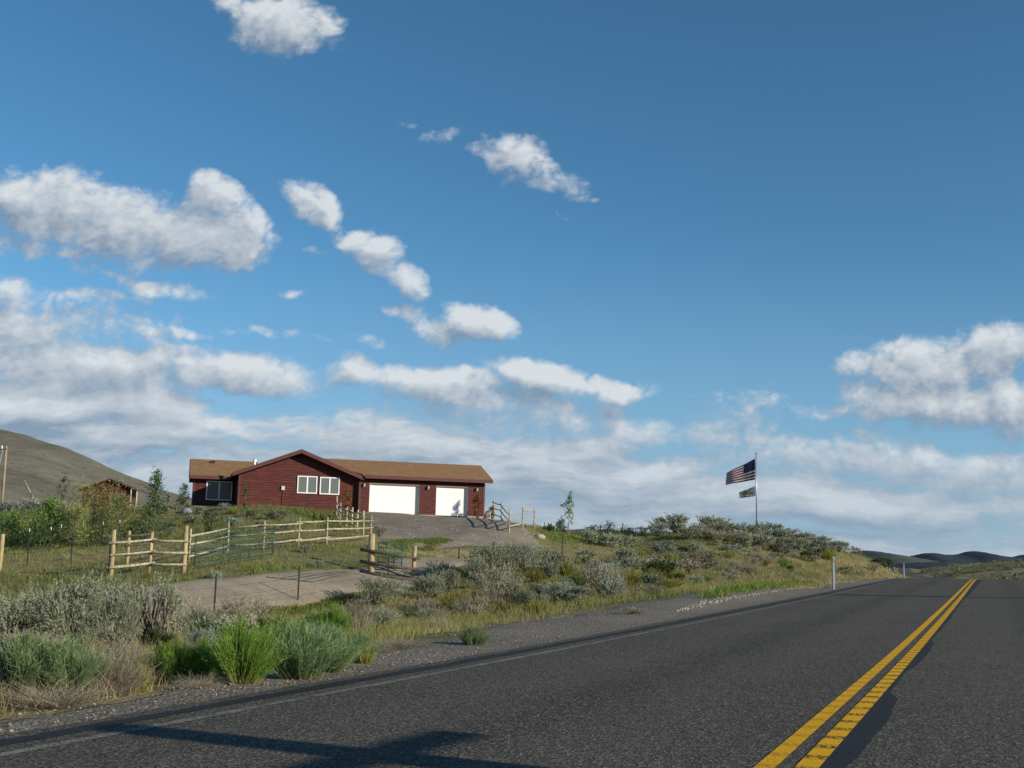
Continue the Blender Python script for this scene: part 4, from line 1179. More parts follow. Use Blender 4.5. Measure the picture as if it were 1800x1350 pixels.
# added unseen post and crossarm, shaped to throw the shadow on the near lane
def shadow_src(x, y, h):
    d_ = ray(x, y); k = (0 - H) / d_[2]; gp_ = d_ * k
    L = h / math.tan(SUN_EL)
    return Vector((gp_[0] + L * math.sin(SUN_AZ), gp_[1] + L * math.cos(SUN_AZ), h))
PH = 3.4
PT = shadow_src(245, 1266, PH)
pp = empty('shadow_post', (PT.x, PT.y, float(gz(PT.x, PT.y))), 0, 'wooden post with a crossarm beyond the right road edge casting the cross shaped shadow', 'post')
hz = PH - pp.location.z
m = MB(); m.tube([(0, 0, -1), (0, 0, hz * .5), (0, 0, hz)], [.20, .19, .175], 12); m.build('pole', M['grey_wood'], pp, True)
def on_road(x, y):
    d_ = ray(x, y); return Vector(d_ * ((-.03 - H) / d_[2]))
tip, crs, arm = on_road(245, 1266), on_road(692, 1312), on_road(822, 1279)
zc = hz - (crs - tip).length * math.tan(SUN_EL)
A_ = (arm - crs) * 1.12; A_.z = 0
m = MB(); m.tube([A_ * -1 + Vector((0, 0, zc)), A_ + Vector((0, 0, zc))], .07, 8); ca = m.build('crossarm', M['grey_wood'], pp)
# ------------------------------------------------------------------ plants
SG = ((0.192, 0.215, 0.135), (0.277, 0.298, 0.195), (0.360, 0.370, 0.265))
M['sage'] = leaf_mat('sage_leaf', SG, trans=.15)
M['sage_blue'] = leaf_mat('sage_leaf_blue', ((0.180, 0.216, 0.162), (0.258, 0.294, 0.228), (0.342, 0.366, 0.294)), trans=.15)
M['sage_dry'] = leaf_mat('sage_leaf_dry', ((0.264, 0.234, 0.174), (0.360, 0.322, 0.246), (0.282, 0.276, 0.192)), trans=.15)
M['rabbit'] = leaf_mat('rabbit_green', ((0.111, 0.198, 0.029), (0.171, 0.269, 0.045), (0.250, 0.341, 0.085)), tip=((.28, .225, .10), .12, .55), trans=.3, objvar=.15)
M['rabbit_blue'] = leaf_mat('rabbit_blue_green', ((0.139, 0.212, 0.087), (0.212, 0.291, 0.131), (0.299, 0.372, 0.197)), tip=((.29, .25, .15), .10, .50), trans=.3, objvar=.15)
M['straw'] = leaf_mat('straw', ((.30, .262, .185), (.40, .352, .255), (.25, .225, .165)), trans=.25)
M['fsage_mat'] = leaf_mat('far_sage_leaf', ((.13, .14, .09), (.19, .195, .13), (.25, .245, .175)), trans=.15)
M['olive'] = leaf_mat('olive_leaf', ((0.185, 0.193, 0.046), (0.262, 0.255, 0.064), (0.355, 0.324, 0.093)), trans=.25)
M['olive_dark'] = leaf_mat('olive_dark_leaf', ((0.044, 0.062, 0.025), (0.075, 0.098, 0.037), (0.106, 0.125, 0.053)), trans=.2)
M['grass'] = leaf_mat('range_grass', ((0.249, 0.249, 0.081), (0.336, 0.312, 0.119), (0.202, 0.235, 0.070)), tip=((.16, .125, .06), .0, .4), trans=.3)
M['grass_tan'] = leaf_mat('tan_grass', ((0.391, 0.309, 0.158), (0.479, 0.384, 0.208), (0.328, 0.271, 0.132)), trans=.3)
M['grass_green'] = leaf_mat('green_grass', ((0.114, 0.161, 0.035), (0.161, 0.215, 0.048), (0.215, 0.249, 0.074)), trans=.3)
M['leaf_dark'] = leaf_mat('dark_leaf', ((0.034, 0.068, 0.024), (0.061, 0.112, 0.034), (0.119, 0.178, 0.060)), trans=.25)
M['leaf_mid'] = leaf_mat('mid_leaf', ((0.088, 0.166, 0.039), (0.146, 0.244, 0.058), (0.234, 0.321, 0.108)), trans=.3)
M['willow'] = leaf_mat('willow_leaf', ((0.160, 0.193, 0.059), (0.244, 0.269, 0.092), (0.344, 0.344, 0.160)), trans=.3)
M['needle'] = leaf_mat('needle', ((.014, .028, .010), (.025, .042, .014), (.045, .060, .020)), trans=.1)
M['rust'] = leaf_mat('rust_leaf', ((.16, .065, .018), (.24, .11, .03), (.09, .07, .022)), trans=.25)

def unit(a): return a / np.maximum(1e-9, np.linalg.norm(a, axis=-1, keepdims=True))
def ribbons(P, D, L, Wd, bend, nseg, q, taper=.15, h0=0.0, h1=1.0, grav=None):
    "thin blades: roots P, directions D, lengths L, widths Wd; bend sideways by the vectors bend"
    n = len(P); D = unit(D)
    side = unit(np.cross(D, q.normal(size=(n, 3))))
    k = np.linspace(0, 1, nseg + 1)[None, :, None]
    C = P[:, None] + D[:, None] * (L[:, None, None] * k) + bend[:, None] * (L[:, None, None] * k ** 2)
    wk = Wd[:, None, None] * (1 - (1 - taper) * k ** 1.3) * .5
    A = C - side[:, None] * wk; B = C + side[:, None] * wk
    V = np.stack([A, B], 2).reshape(n, -1, 3)
    m = nseg + 1
    base = (np.arange(n) * m * 2)[:, None, None]
    j = np.arange(nseg)[None, :, None] * 2
    Q = (base + j + np.array([0, 1, 3, 2])[None, None]).reshape(-1, 4)
    hv = np.repeat((h0 + (h1 - h0) * np.linspace(0, 1, m))[None], n, 0) if np.isscalar(h0) else h0[:, None] + (h1 - h0)[:, None] * np.linspace(0, 1, m)[None]
    hv = np.repeat(hv[..., None], 2, 2)
    return V.reshape(-1, 3), Q, hv.ravel()
def join(parts):
    V = []; Q = []; Hh = []; o = 0
    for v, q_, h in parts:
        V.append(v); Q.append(q_ + o); Hh.append(h); o += len(v)
    return np.concatenate(V), np.concatenate(Q), np.concatenate(Hh)
def dirs(q, n, up=1.0, spread=.6):
    a = q.random(n) * 2 * np.pi; r = spread * np.sqrt(q.random(n))
    return np.stack([np.cos(a) * r, np.sin(a) * r, np.full(n, up)], 1)

def stems_mesh(seed, w, h, n, r0, top=.6, lean=.5, twist=.12):
    rr = random.Random(seed); m = MB(); ends = []
    for k in range(n):
        a = 2 * math.pi * (k + rr.random() * .7) / n
        e = Vector((math.cos(a) * w * .5 * lean * rr.uniform(.5, 1.2), math.sin(a) * w * .5 * lean * rr.uniform(.5, 1.2), h * top * rr.uniform(.75, 1.1)))
        p0 = Vector((rr.uniform(-.05, .05) * w, rr.uniform(-.05, .05) * w, -.04))
        pts = [p0]; 
        for i in (1, 2, 3):
            f = i / 3; pts.append(p0.lerp(e, f) + Vector((rr.uniform(-1, 1), rr.uniform(-1, 1), 0)) * twist * w * .4 * (1 if i < 3 else .3) + Vector((0, 0, -h * .08 * math.sin(math.pi * f))))
        m.tube(pts, [r0, r0 * .75, r0 * .5, r0 * .22], 5); ends.append(pts[-1])
        for j in range(3):
            q2 = pts[2] + Vector((rr.uniform(-1, 1) * w * .2, rr.uniform(-1, 1) * w * .2, h * rr.uniform(.15, .3)))
            m.tube([pts[rr.choice((1, 2))], q2], [r0 * .4, r0 * .12], 4); ends.append(q2)
    return m, ends

def sage_mesh(seed, w=1.0, h=1.0, sprigs=260, leaves=14, leaf=.05, lw=.013, spike=.22, lumps=11):
    "foliage of a sagebrush: upright plumes gathered in lumps over a dome"
    q = np.random.default_rng(seed)
    c = []
    for k in range(lumps):
        a = 2 * np.pi * k / lumps * 2.4 + q.random(); r = np.sqrt((k + .5) / lumps) * .42
        c.append([np.cos(a) * r * w, np.sin(a) * r * w, h * (.30 + .42 * np.sqrt(max(0, 1 - (r / .50) ** 2)) * q.uniform(.75, 1.15))])
    c = np.array(c)
    li = q.integers(0, lumps, sprigs)
    base = c[li] + q.normal(size=(sprigs, 3)) * np.array([w * .085, w * .085, h * .085])
    low = q.random(sprigs) < .22
    base[low, 2] = h * q.uniform(.10, .40, low.sum())
    out = base.copy(); out[:, 2] = 0; out /= (w * .5)
    d = unit(out * .55 + np.array([0, 0, 1.0]) + q.normal(size=(sprigs, 3)) * .22)
    L = spike * h * q.uniform(.6, 1.3, sprigs)
    n = sprigs * leaves
    si = np.repeat(np.arange(sprigs), leaves)
    t = q.random(n)
    P = base[si] + d[si] * (L[si] * t)[:, None] + q.normal(size=(n, 3)) * leaf * .15
    ld = unit(d[si] * 1.0 + q.normal(size=(n, 3)) * .55)
    Lf = leaf * q.uniform(.6, 1.3, n) * (1.15 - .5 * t)
    v1 = ribbons(P, ld, Lf, np.full(n, lw) * q.uniform(.7, 1.2, n), np.zeros((n, 3)), 1, q, .45)
    m = sprigs // 2; k = q.integers(0, sprigs, m)                      # flower stalks
    v2 = ribbons(base[k], d[k] + q.normal(size=(m, 3)) * .1, L[k] * q.uniform(1.0, 1.5, m), np.full(m, lw * .7), q.normal(size=(m, 3)) * .08, 2, q, .3)
    return join([v1, v2])

def rabbit_mesh(seed, w=1.0, h=.8, n=650, wd=.007, sub=5, spread=.75, K=17):
    "broom-like shrub: bundles of thin stems fanning from the base, each bundle ending in a rounded leafy head"
    q = np.random.default_rng(seed)
    a0 = np.arange(K) * 2.4 + q.random(K) * .8; r0 = np.sqrt((np.arange(K) + .5) / K)
    kd = np.stack([np.cos(a0) * r0 * spread * .78 * w, np.sin(a0) * r0 * spread * .78 * w, np.ones(K) * h * (1.0 - .42 * r0 ** 2) * q.uniform(.78, 1.10, K)], 1)
    i = q.integers(0, K, n)
    P = q.normal(size=(n, 3)) * np.array([w * .05, w * .05, 0]) + kd[i] * np.array([.16, .16, 0]); P[:, 2] = -.02
    E = kd[i] + q.normal(size=(n, 3)) * np.array([.085 * w, .085 * w, .055 * h])
    D = E - P; L = np.linalg.norm(D, axis=1); d = unit(D)
    out = unit(E * np.array([1, 1, 0]) + 1e-6)
    bend = out * q.uniform(-.16, .02, (n, 1)) + np.array([0, 0, .05])
    v1 = ribbons(P, d, L, np.full(n, wd), bend, 3, q, .4)
    m = n * sub; si = np.repeat(np.arange(n), sub); t = 1 - .62 * q.random(m) ** 1.3
    P2 = P[si] + d[si] * (L[si] * t)[:, None] + bend[si] * (L[si] * t ** 2)[:, None]
    d2 = unit(d[si] + q.normal(size=(m, 3)) * .38)
    v2 = ribbons(P2, d2, h * .105 * q.uniform(.5, 1.3, m), np.full(m, wd * .85), q.normal(size=(m, 3)) * .15, 1, q, .35, h0=t * .95, h1=np.minimum(1, t + .1))
    return join([v1, v2])

def broom_mesh(seed, w=1.0, h=.6, n=500, wd=.007):
    "dead twiggy shrub: bare branching stems"
    q = np.random.default_rng(seed)
    P = q.normal(size=(n, 3)) * np.array([w * .10, w * .10, 0]); P[:, 2] = -.02
    a = q.random(n) * 2 * np.pi; r = np.sqrt(q.random(n)) * (w / h) * .6
    d = unit(np.stack([np.cos(a) * r, np.sin(a) * r, np.full(n, .8)], 1) + q.normal(size=(n, 3)) * .15)
    L = h * q.uniform(.45, 1.1, n)
    bend = np.stack([np.cos(a) * .2, np.sin(a) * .2, q.normal(size=n) * .22 - .05], 1)
    v1 = ribbons(P, d, L, np.full(n, wd), bend, 3, q, .35)
    m = n * 4; si = np.repeat(np.arange(n), 4); t = q.uniform(.3, 1.0, m)
    P2 = P[si] + d[si] * (L[si] * t)[:, None] + bend[si] * (L[si] * t ** 2)[:, None]
    v2 = ribbons(P2, unit(d[si] + q.normal(size=(m, 3)) * .5), h * .16 * q.uniform(.5, 1.3, m), np.full(m, wd * .7), q.normal(size=(m, 3)) * .15, 1, q, .3, h0=t, h1=t)
    return join([v1, v2])

def leaf_object(name, data, mat, parent=None):
    V, Q, hv = data
    return mesh_np(name, V, Q, mat, parent, attr={'h': hv})

# ---- prototypes, one metre wide and one metre high; kept as templates, the first placement uses the template itself
class Proto:
    def __init__(s, name, cat, data, mat, stem=None, stem_mat=None):
        s.name, s.cat = name, cat
        V, Q, hv = data
        o = mesh_np('foliage', V, Q, mat, None, attr={'h': hv})
        s.me = o.data; bpy.data.objects.remove(o)
        s.sme = None
        if stem:
            so_ = stem.build('stems', stem_mat, None, True); s.sme = so_.data; bpy.data.objects.remove(so_)
    def place(s, P, w, h, label, group=None, rz=None, parts=True):
        r = empty(s.name, P, rnd.uniform(0, 6.28) if rz is None else rz, label, s.cat, group)
        r.scale = (w, w, h)
        r.rotation_euler = (rnd.uniform(-.06, .06), rnd.uniform(-.06, .06), r.rotation_euler.z)
        f = bpy.data.objects.new('foliage', s.me); COL.objects.link(f); f.parent = r
        if s.sme:
            t = bpy.data.objects.new('stems', s.sme); COL.objects.link(t); t.parent = r
        return r
PR = {}
def mk(key, name, cat, data, mat, stem=None, sm_=None): PR.setdefault(key, []).append(Proto(name, cat, data, M[mat], stem, M[sm_] if sm_ else None))
for i in range(3):
    mk('sage', 'sagebrush', 'shrub', sage_mesh(20 + i, 1, 1, 340, 15, .055, .013), 'sage', stems_mesh(20 + i, 1, 1, 7, .028)[0], 'sage_wood')
    mk('sageb', 'sagebrush', 'shrub', sage_mesh(30 + i, 1, 1, 340, 15, .055, .013), 'sage_blue', stems_mesh(30 + i, 1, 1, 7, .028)[0], 'sage_wood')
    mk('saged', 'sagebrush', 'shrub', sage_mesh(40 + i, 1, 1, 230, 12, .05, .012, .25), 'sage_dry', stems_mesh(40 + i, 1, 1, 9, .024, .7)[0], 'dry_wood')
    mk('fsage', 'sagebrush', 'shrub', sage_mesh(50 + i, 1, 1, 150, 9, .10, .032, .26, 9), 'sage', stems_mesh(50 + i, 1, 1, 6, .03)[0], 'sage_wood')
    mk('fsageb', 'sagebrush', 'shrub', sage_mesh(60 + i, 1, 1, 150, 9, .10, .032, .26, 9), 'sage_blue', stems_mesh(60 + i, 1, 1, 6, .03)[0], 'sage_wood')
    mk('fsaged', 'sagebrush', 'shrub', sage_mesh(70 + i, 1, 1, 130, 8, .09, .026, .26, 9), 'sage_dry', stems_mesh(70 + i, 1, 1, 7, .03, .7)[0], 'sage_wood')
for i in range(2):
    mk('trunky', 'sagebrush', 'shrub', sage_mesh(80 + i, 1.1, 1, 240, 14, .05, .013, .2, 9), 'sage', stems_mesh(80 + i, 1, 1, 10, .045, .75, .7, .25)[0], 'sage_wood')
    mk('rab', 'rabbitbrush', 'shrub', rabbit_mesh(90 + i, 1, 1, 900, .009, 7), 'rabbit')
    mk('rabb', 'rabbitbrush', 'shrub', rabbit_mesh(95 + i, 1, 1, 900, .009, 7), 'rabbit_blue')
    mk('broom', 'dry_shrub', 'shrub', broom_mesh(100 + i, 1, 1, 600, .008), 'straw')
    mk('frab', 'rabbitbrush', 'shrub', rabbit_mesh(105 + i, 1, 1, 260, .020, 3), 'rabbit')
    mk('olive', 'low_shrub', 'shrub', rabbit_mesh(110 + i, 1, 1, 320, .018, 4, .9), 'olive')
    mk('olived', 'low_shrub', 'shrub', sage_mesh(115 + i, 1, 1, 170, 10, .09, .03, .2, 9), 'olive_dark')
    mk('fbroom', 'dry_shrub', 'shrub', broom_mesh(120 + i, 1, 1, 280, .018), 'straw')

cnt = {}
def put(key, x, y, wpx, hpx, label, Z=None, group=None):
    "shrub whose foot is seen at picture point x, y"
    P = hit(x, y) if Z is None else hit_or(x, y, Z)
    if P is None: P = hit_or(x, y, 90)
    sc = P[1] / F
    i = cnt.get(key, 0); cnt[key] = i + 1
    P = P.copy(); P[2] -= .03
    return PR[key][i % len(PR[key])].place(P, wpx * sc * .95, hpx * sc * .90, label, group)

# near row by the shoulder
put('rabb', 40, 1232, 190, 118, 'wide blue green rabbitbrush at the left photo corner beside the road shoulder')
put('rabb', 120, 1228, 130, 112, 'blue green rabbitbrush with straw stems second from the left along the shoulder')
put('broom', 95, 1242, 170, 50, 'sprawling dead straw coloured shrub under the leftmost rabbitbrush')
put('broom', 205, 1222, 95, 92, 'dry twiggy shrub right of the leftmost green rabbitbrush')
put('saged', 205, 1200, 110, 85, 'pale dry sagebrush behind the twiggy shrub near the shoulder')
put('olive', 243, 1216, 40, 55, 'small yellow green tuft beside the dry twiggy shrub')
put('rab', 305, 1203, 95, 80, 'dark shaded green rabbitbrush left of the tallest bright green one')
put('rab', 352, 1198, 60, 75, 'narrow green rabbitbrush with yellow base left of the tallest bright green one')
put('rab', 422, 1207, 118, 118, 'tallest bright green rabbitbrush at the edge of the gravel shoulder')
put('broom', 345, 1212, 70, 32, 'flattened dead stems at the foot of the tallest bright green rabbitbrush')
put('rab', 495, 1165, 115, 80, 'bright green rabbitbrush behind the broad blue green one')
put('rabb', 525, 1198, 130, 108, 'broad blue green rabbitbrush right of the tallest bright green one')
put('rabb', 578, 1186, 100, 92, 'grey green rabbitbrush against the right side of the broad one')
put('rabb', 628, 1170, 70, 60, 'lowest blue green rabbitbrush closing the right end of the near row')
put('olive', 640, 1172, 34, 46, 'slim yellow green tuft at the right end of the near shrub row')
put('rab', 580, 1130, 85, 66, 'lone bright green rabbitbrush in front of the pale sagebrush')
put('sageb', 545, 1135, 90, 50, 'pale blue grey sagebrush peeping over the broad rabbitbrush')
put('saged', 628, 1122, 70, 74, 'pale dry sagebrush right of the lone bright green rabbitbrush')
put('sageb', 355, 1150, 60, 55, 'small pale blue sagebrush above the yellow based rabbitbrush')
put('sage', 345, 1128, 66, 66, 'dark grey sagebrush in front of the wire fence post')
put('saged', 430, 1110, 100, 66, 'dry grey sagebrush between two wire fence posts')
put('sage', 60, 1150, 120, 100, 'low grey sagebrush at the left edge behind the rabbitbrush')
put('saged', 30, 1175, 120, 75, 'dry pale sagebrush low at the left photo edge')
put('sage', 140, 1165, 140, 165, 'tall pale grey sagebrush left of the dark trunked one')
put('sage', 82, 1145, 110, 125, 'grey sagebrush in front of the leftmost wire fence post')
put('sage', 200, 1165, 90, 130, 'faded sagebrush between the tall pale one and the dark trunked one')
put('trunky', 262, 1152, 116, 156, 'dark trunked sagebrush standing taller than its neighbours beside the drive')
put('sage', 15, 1150, 120, 115, 'pale grey sagebrush cut by the left photo edge above the rabbitbrush')
put('sageb', 170, 1130, 90, 110, 'blue grey sagebrush rising behind the tall pale one')
put('saged', 310, 1120, 70, 80, 'dry sagebrush between the dark trunked one and the wire fence post')
put('broom', 700, 1140, 70, 26, 'low heap of dry straw right of the near shrub row')
put('broom', 660, 1150, 50, 24, 'small tuft of straw at the edge of the gravel')
put('rabb', 832, 1137, 52, 40, 'single round blue green shrub alone on the gravel shoulder')
# between the wire fence and the drive
put('sage', 662, 1064, 84, 56, 'grey sagebrush in front of the brace fence by the dirt drive')
put('sage', 756, 1052, 66, 46, 'pale sagebrush with fanning plumes right of the brace fence')
put('sage', 790, 1040, 42, 42, 'upright pale sagebrush beside the drive bend')
put('sage', 874, 1008, 104, 70, 'broad pale sagebrush at the corner of the gravel yard', 51)
put('sage', 842, 1014, 46, 60, 'narrow pale sagebrush left of the broad one by the gravel yard', 49)
put('sageb', 914, 998, 54, 52, 'round sagebrush against the wire fence below the yard', 54)
put('sage', 948, 980, 50, 48, 'small sagebrush below the rail fence end', 60)
put('saged', 880, 1062, 84, 72, 'grey twiggy sagebrush on the bank below the broad pale one')
put('sage', 905, 1060, 34, 44, 'pale sagebrush plume touching the grey twiggy one')
put('saged', 835, 1085, 70, 45, 'dead looking grey sagebrush low on the bank')
put('saged', 1062, 1050, 86, 62, 'ball shaped bare grey sagebrush in the middle of the bank')
put('frab', 1020, 1030, 34, 30, 'vivid green bush in the middle of the bank')
put('olived', 1166, 1016, 58, 36, 'dark olive rounded shrub low on the bank below the flagpole')
put('olive', 1190, 1018, 26, 18, 'yellow green tuft beside the dark olive shrub')
put('fsaged', 1228, 1000, 50, 34, 'bare grey shrub right of the dark olive one')
put('olive', 945, 1080, 50, 26, 'yellow olive shrub at the foot of the bank')
put('olive', 880, 1080, 60, 26, 'olive shrub left of the yellow one at the foot of the bank')
put('sageb', 982, 1060, 64, 44, 'blue grey sagebrush low on the bank above the shoulder')
put('fsageb', 1012, 1055, 40, 28, 'small blue grey sagebrush next to the ball shaped one')
put('fsaged', 1150, 1045, 46, 20, 'low grey shrub near the gravel pull out')
put('olive', 1178, 1036, 40, 18, 'bright olive shrub near the gravel pull out')
put('fsaged', 1115, 1082, 44, 18, 'grey tuft at the edge of the gravel pull out')
put('olived', 1390, 1006, 14, 14, 'small green tuft on the bank left of the white marker')
put('frab', 1378, 1000, 22, 24, 'vivid yellow green bush low on the flagpole hill')
put('olived', 1420, 985, 26, 20, 'dark green bush on the flank of the flagpole hill')
# skyline of the knoll
SKY = [(1185, 940, 66, 36, 84), (1160, 944, 40, 28, 82), (1248, 942, 56, 36, 85), (1228, 946, 36, 22, 83), (1275, 946, 46, 28, 85), (1305, 948, 50, 26, 86), (1350, 950, 56, 32, 87), (1385, 953, 50, 26, 88), (1322, 956, 44, 30, 83), (1365, 960, 50, 30, 84), (1340, 966, 46, 28, 80), (1300, 962, 48, 26, 81), (1415, 958, 40, 22, 89), (1440, 964, 40, 20, 90), (1470, 972, 36, 20, 91), (1500, 982, 30, 18, 92), (1405, 970, 44, 26, 83), (1440, 978, 40, 24, 85), (1475, 988, 36, 22, 88), (1130, 948, 30, 16, 84), (1095, 952, 60, 26, 78), (1060, 960, 54, 26, 75), (1030, 958, 26, 28, 76), (1265, 958, 50, 24, 80), (1210, 954, 44, 26, 80), (1380, 978, 50, 26, 79)]
for i, (x, y, wp, hp_, Z) in enumerate(SKY):
    put(('fsage', 'fsageb', 'fsage', 'fsaged')[i % 4], x, y, wp, hp_ * .92, 'grey green sagebrush packed along the skyline around the flagpole', Z, 'skyline sagebrush on the flagpole hill')
for i, (x, y, wp, hp_) in enumerate([(1490, 1014, 34, 20), (1512, 1016, 20, 12), (1536, 1014, 26, 18), (1552, 1012, 36, 22)]):
    put(('fsage', 'fsage', 'fsaged', 'olived')[i], x, y, wp, hp_, ('grey sagebrush by the shoulder just right of the white marker', 'small grey sagebrush at the road edge beyond the marker', 'dry grey shrub left of the green one at the end of the bank', 'green rounded shrub at the road end of the bank')[i], (70, 74, 84, 88)[i])
# green spots in the yard and garden
put('fsage', 445, 890, 34, 16, 'grey sagebrush under the house wall below the meter box', 73); put('fsage', 490, 896, 46, 20, 'wide grey sagebrush under the house wall left of the windows', 71)
put('fsage', 340, 900, 30, 16, 'sagebrush left of the house corner', 74); put('fsageb', 410, 905, 34, 18, 'blue grey sagebrush in the front yard', 68)
put('fsage', 310, 885, 22, 20, 'sagebrush clump at the corner of the house wing', 79); put('fsageb', 349, 890, 22, 16, 'sagebrush right of the pale boulder', 77)
for x, y, wp, hp_, Z in [(20, 900, 40, 22, 92), (55, 895, 40, 24, 90), (38, 890, 34, 18, 94), (75, 892, 30, 18, 88)]:
    put('fsageb', x, y, wp, hp_, 'dusty sagebrush on the far left skyline in front of the hillside', Z, 'far left skyline sagebrush')
for x, y, wp, hp_, Z in [(378, 1012, 24, 20, 43.5), (565, 992, 24, 16, 50), (462, 930, 30, 14, 66)]:
    put('fsageb', x, y, wp, hp_, 'small blue sagebrush tuft in the grass near the green gate', Z, 'sage tufts near the gate')

# scattered shrubs: bank, verge, yard, plain
def in_view(P, m=90):
    f = P[1]
    if f < 3: return False
    x = CX + F * P[0] / f
    return -m < x < 1800 + m
def on_sheets(X, Y):
    "true where the drive, the yard, the house or the road is"
    s, t = road_st(np.array([X]), np.array([Y])); s, t = s[0], t[0]
    if -4.9 < t < np.interp(s, sf, so) + .2: return True
    d = np.array([X, Y]) - HO[:2]; u = d @ hu; yb = d @ hb
    if -13 < u < 9.6 and -.9 < yb < 12: return True
    if u > -1.4 and u < 9.8 and -18 < yb <= 0:
        a, b = (YL0[1] - YL1[1]), 0
        return True if X < 2.4 else False
    return inside(DRV, X, Y)
YL0, YL1 = yl[0], yl[-1]
DRV = [hit_or(*q)[:2] for q in up] + [hit_or(*q)[:2] for q in lo[::-1]]
DRV = np.array(DRV)
def inside(poly, x, y):
    x1, y1 = poly[:, 0], poly[:, 1]; x2, y2 = np.roll(x1, -1), np.roll(y1, -1)
    c = ((y1 > y) != (y2 > y)) & (x < (x2 - x1) * (y - y1) / (y2 - y1 + 1e-12) + x1)
    return c.sum() % 2 == 1
YRD = np.array([q[:2] for q in yl] + [q[:2] for q in yr[::-1]])
def mask_np(X, Y):
    "vector form: True where plants may stand"
    s, t = road_st(X, Y)
    ok = ~((t > -4.9) & (t < np.interp(s, sf, so) + .25))
    d = np.stack([X, Y], 1) - HO[:2]; u = d @ hu; yb = d @ hb
    ok &= ~((u > -12.6) & (u < 8.9) & (yb > -.3) & (yb < 12.5))
    for poly in (DRV, YRD):
        x1, y1 = poly[:, 0], poly[:, 1]; x2, y2 = np.roll(x1, -1), np.roll(y1, -1)
        c = ((y1[None] > Y[:, None]) != (y2[None] > Y[:, None])) & (X[:, None] < (x2 - x1)[None] * (Y[:, None] - y1[None]) / ((y2 - y1)[None] + 1e-12) + x1[None])
        ok &= c.sum(1) % 2 == 0
    return ok
def scatter(n, smin, smax, tmin, tmax, seed):
    q = np.random.default_rng(seed)
    s = q.uniform(smin, smax, n * 8); t = q.uniform(tmin, tmax, n * 8)
    X, Y = road_xy(s, t)
    px = CX + F * X / np.maximum(Y, 1)
    k = (Y > 4) & (px > -120) & (px < 1920)
    X, Y, s, t = X[k], Y[k], s[k], t[k]
    k = mask_np(X, Y); return X[k][:n], Y[k][:n], s[k][:n], t[k][:n]
def strew(n, box, keys, hs, label, group, seed, ratio=(1.0, 1.6)):
    X, Y, s, t = scatter(n, *box, seed)
    for i in range(len(X)):
        key = rnd.choice(keys); h = rnd.uniform(*hs); c_ = cnt.get(key, 0); cnt[key] = c_ + 1
        PR[key][c_ % len(PR[key])].place((X[i], Y[i], float(gz(X[i], Y[i])) - .03), h * rnd.uniform(*ratio), h, label, group)
strew(95, (18, 95, 10.0, 17.5), ['fsage', 'fsaged', 'olive', 'fsaged', 'olived', 'fsageb', 'fbroom'], (.3, .75), 'low mixed sagebrush and dry shrubs dotted over the bank between shoulder and wire fence', 'shrubs dotted over the bank', 5)
strew(24, (8, 45, 8, 18), ['sage', 'saged', 'broom', 'olive', 'saged'], (.28, .6), 'low dusty shrub in the ditch between near rabbitbrush row and wire fence', 'shrubs in the ditch', 6)
strew(40, (46, 92, 13, 21), ['fsage', 'fsaged', 'fsage', 'olive', 'fsage', 'fsageb'], (.35, .85), 'grey green sagebrush scattered on the slope of the flagpole hill', 'sagebrush on the flagpole hill slope', 15)
strew(20, (40, 92, 16, 24), ['fsage', 'fsageb', 'fsage'], (.5, .95), 'grey sagebrush on the upper slope along the wire fence', 'sagebrush on the upper slope', 8)
strew(26, (10, 60, 24, 52), ['olive', 'fsage', 'fsaged', 'olived'], (.2, .45), 'small shrub scattered in the grassy field left of the drive', 'shrubs in the grassy field', 9)
strew(16, (48, 75, 33, 60), ['fsage', 'fsageb', 'olive', 'fsaged'], (.3, .6), 'small shrub on the slope below the house front', 'shrubs below the house', 10)

# far plain beyond the crest: sagebrush that reads as one mass
def mass(name, n, smin, smax, tmin, tmax, hs, seed, mat, k=26):
    q = np.random.default_rng(seed)
    s = q.uniform(smin, smax, n); t = q.uniform(tmin, tmax, n); X, Y = road_xy(s, t)
    px = CX + F * X / np.maximum(Y, 1); m_ = (Y > 20) & (px > 900) & (px < 1950) & ((t < -5.5) | (t > 6.5))
    X, Y = X[m_], Y[m_]; n = len(X); h = q.uniform(*hs, n); w_ = h * q.uniform(1.0, 1.8, n)
    i = np.repeat(np.arange(n), k); N = len(i)
    a = q.random(N) * 2 * np.pi; r = np.sqrt(q.random(N)) * .5
    P = np.stack([X[i] + np.cos(a) * r * w_[i], Y[i] + np.sin(a) * r * w_[i], gz(X, Y)[i] + h[i] * (.05 + .6 * q.random(N) * np.sqrt(np.maximum(.05, 1 - (r / .5) ** 2)))], 1)
    d = dirs(q, N, 1, .9)
    v = ribbons(P, d, h[i] * q.uniform(.25, .45, N), h[i] * .16, q.normal(size=(N, 3)) * .1, 1, q, .5)
    return tag(leaf_object(name, v, mat), kind='stuff')
mass('far_sagebrush', 2600, 106, 340, -140, -6, (.4, 1.0), 3, M['fsage_mat'], 40)
mass('far_sagebrush', 500, 95, 300, -100, -6, (.3, .8), 4, M['olive'], 18)
mass('far_sagebrush', 500, 98, 340, 7, 60, (.5, 1.1), 13, M['sage'])

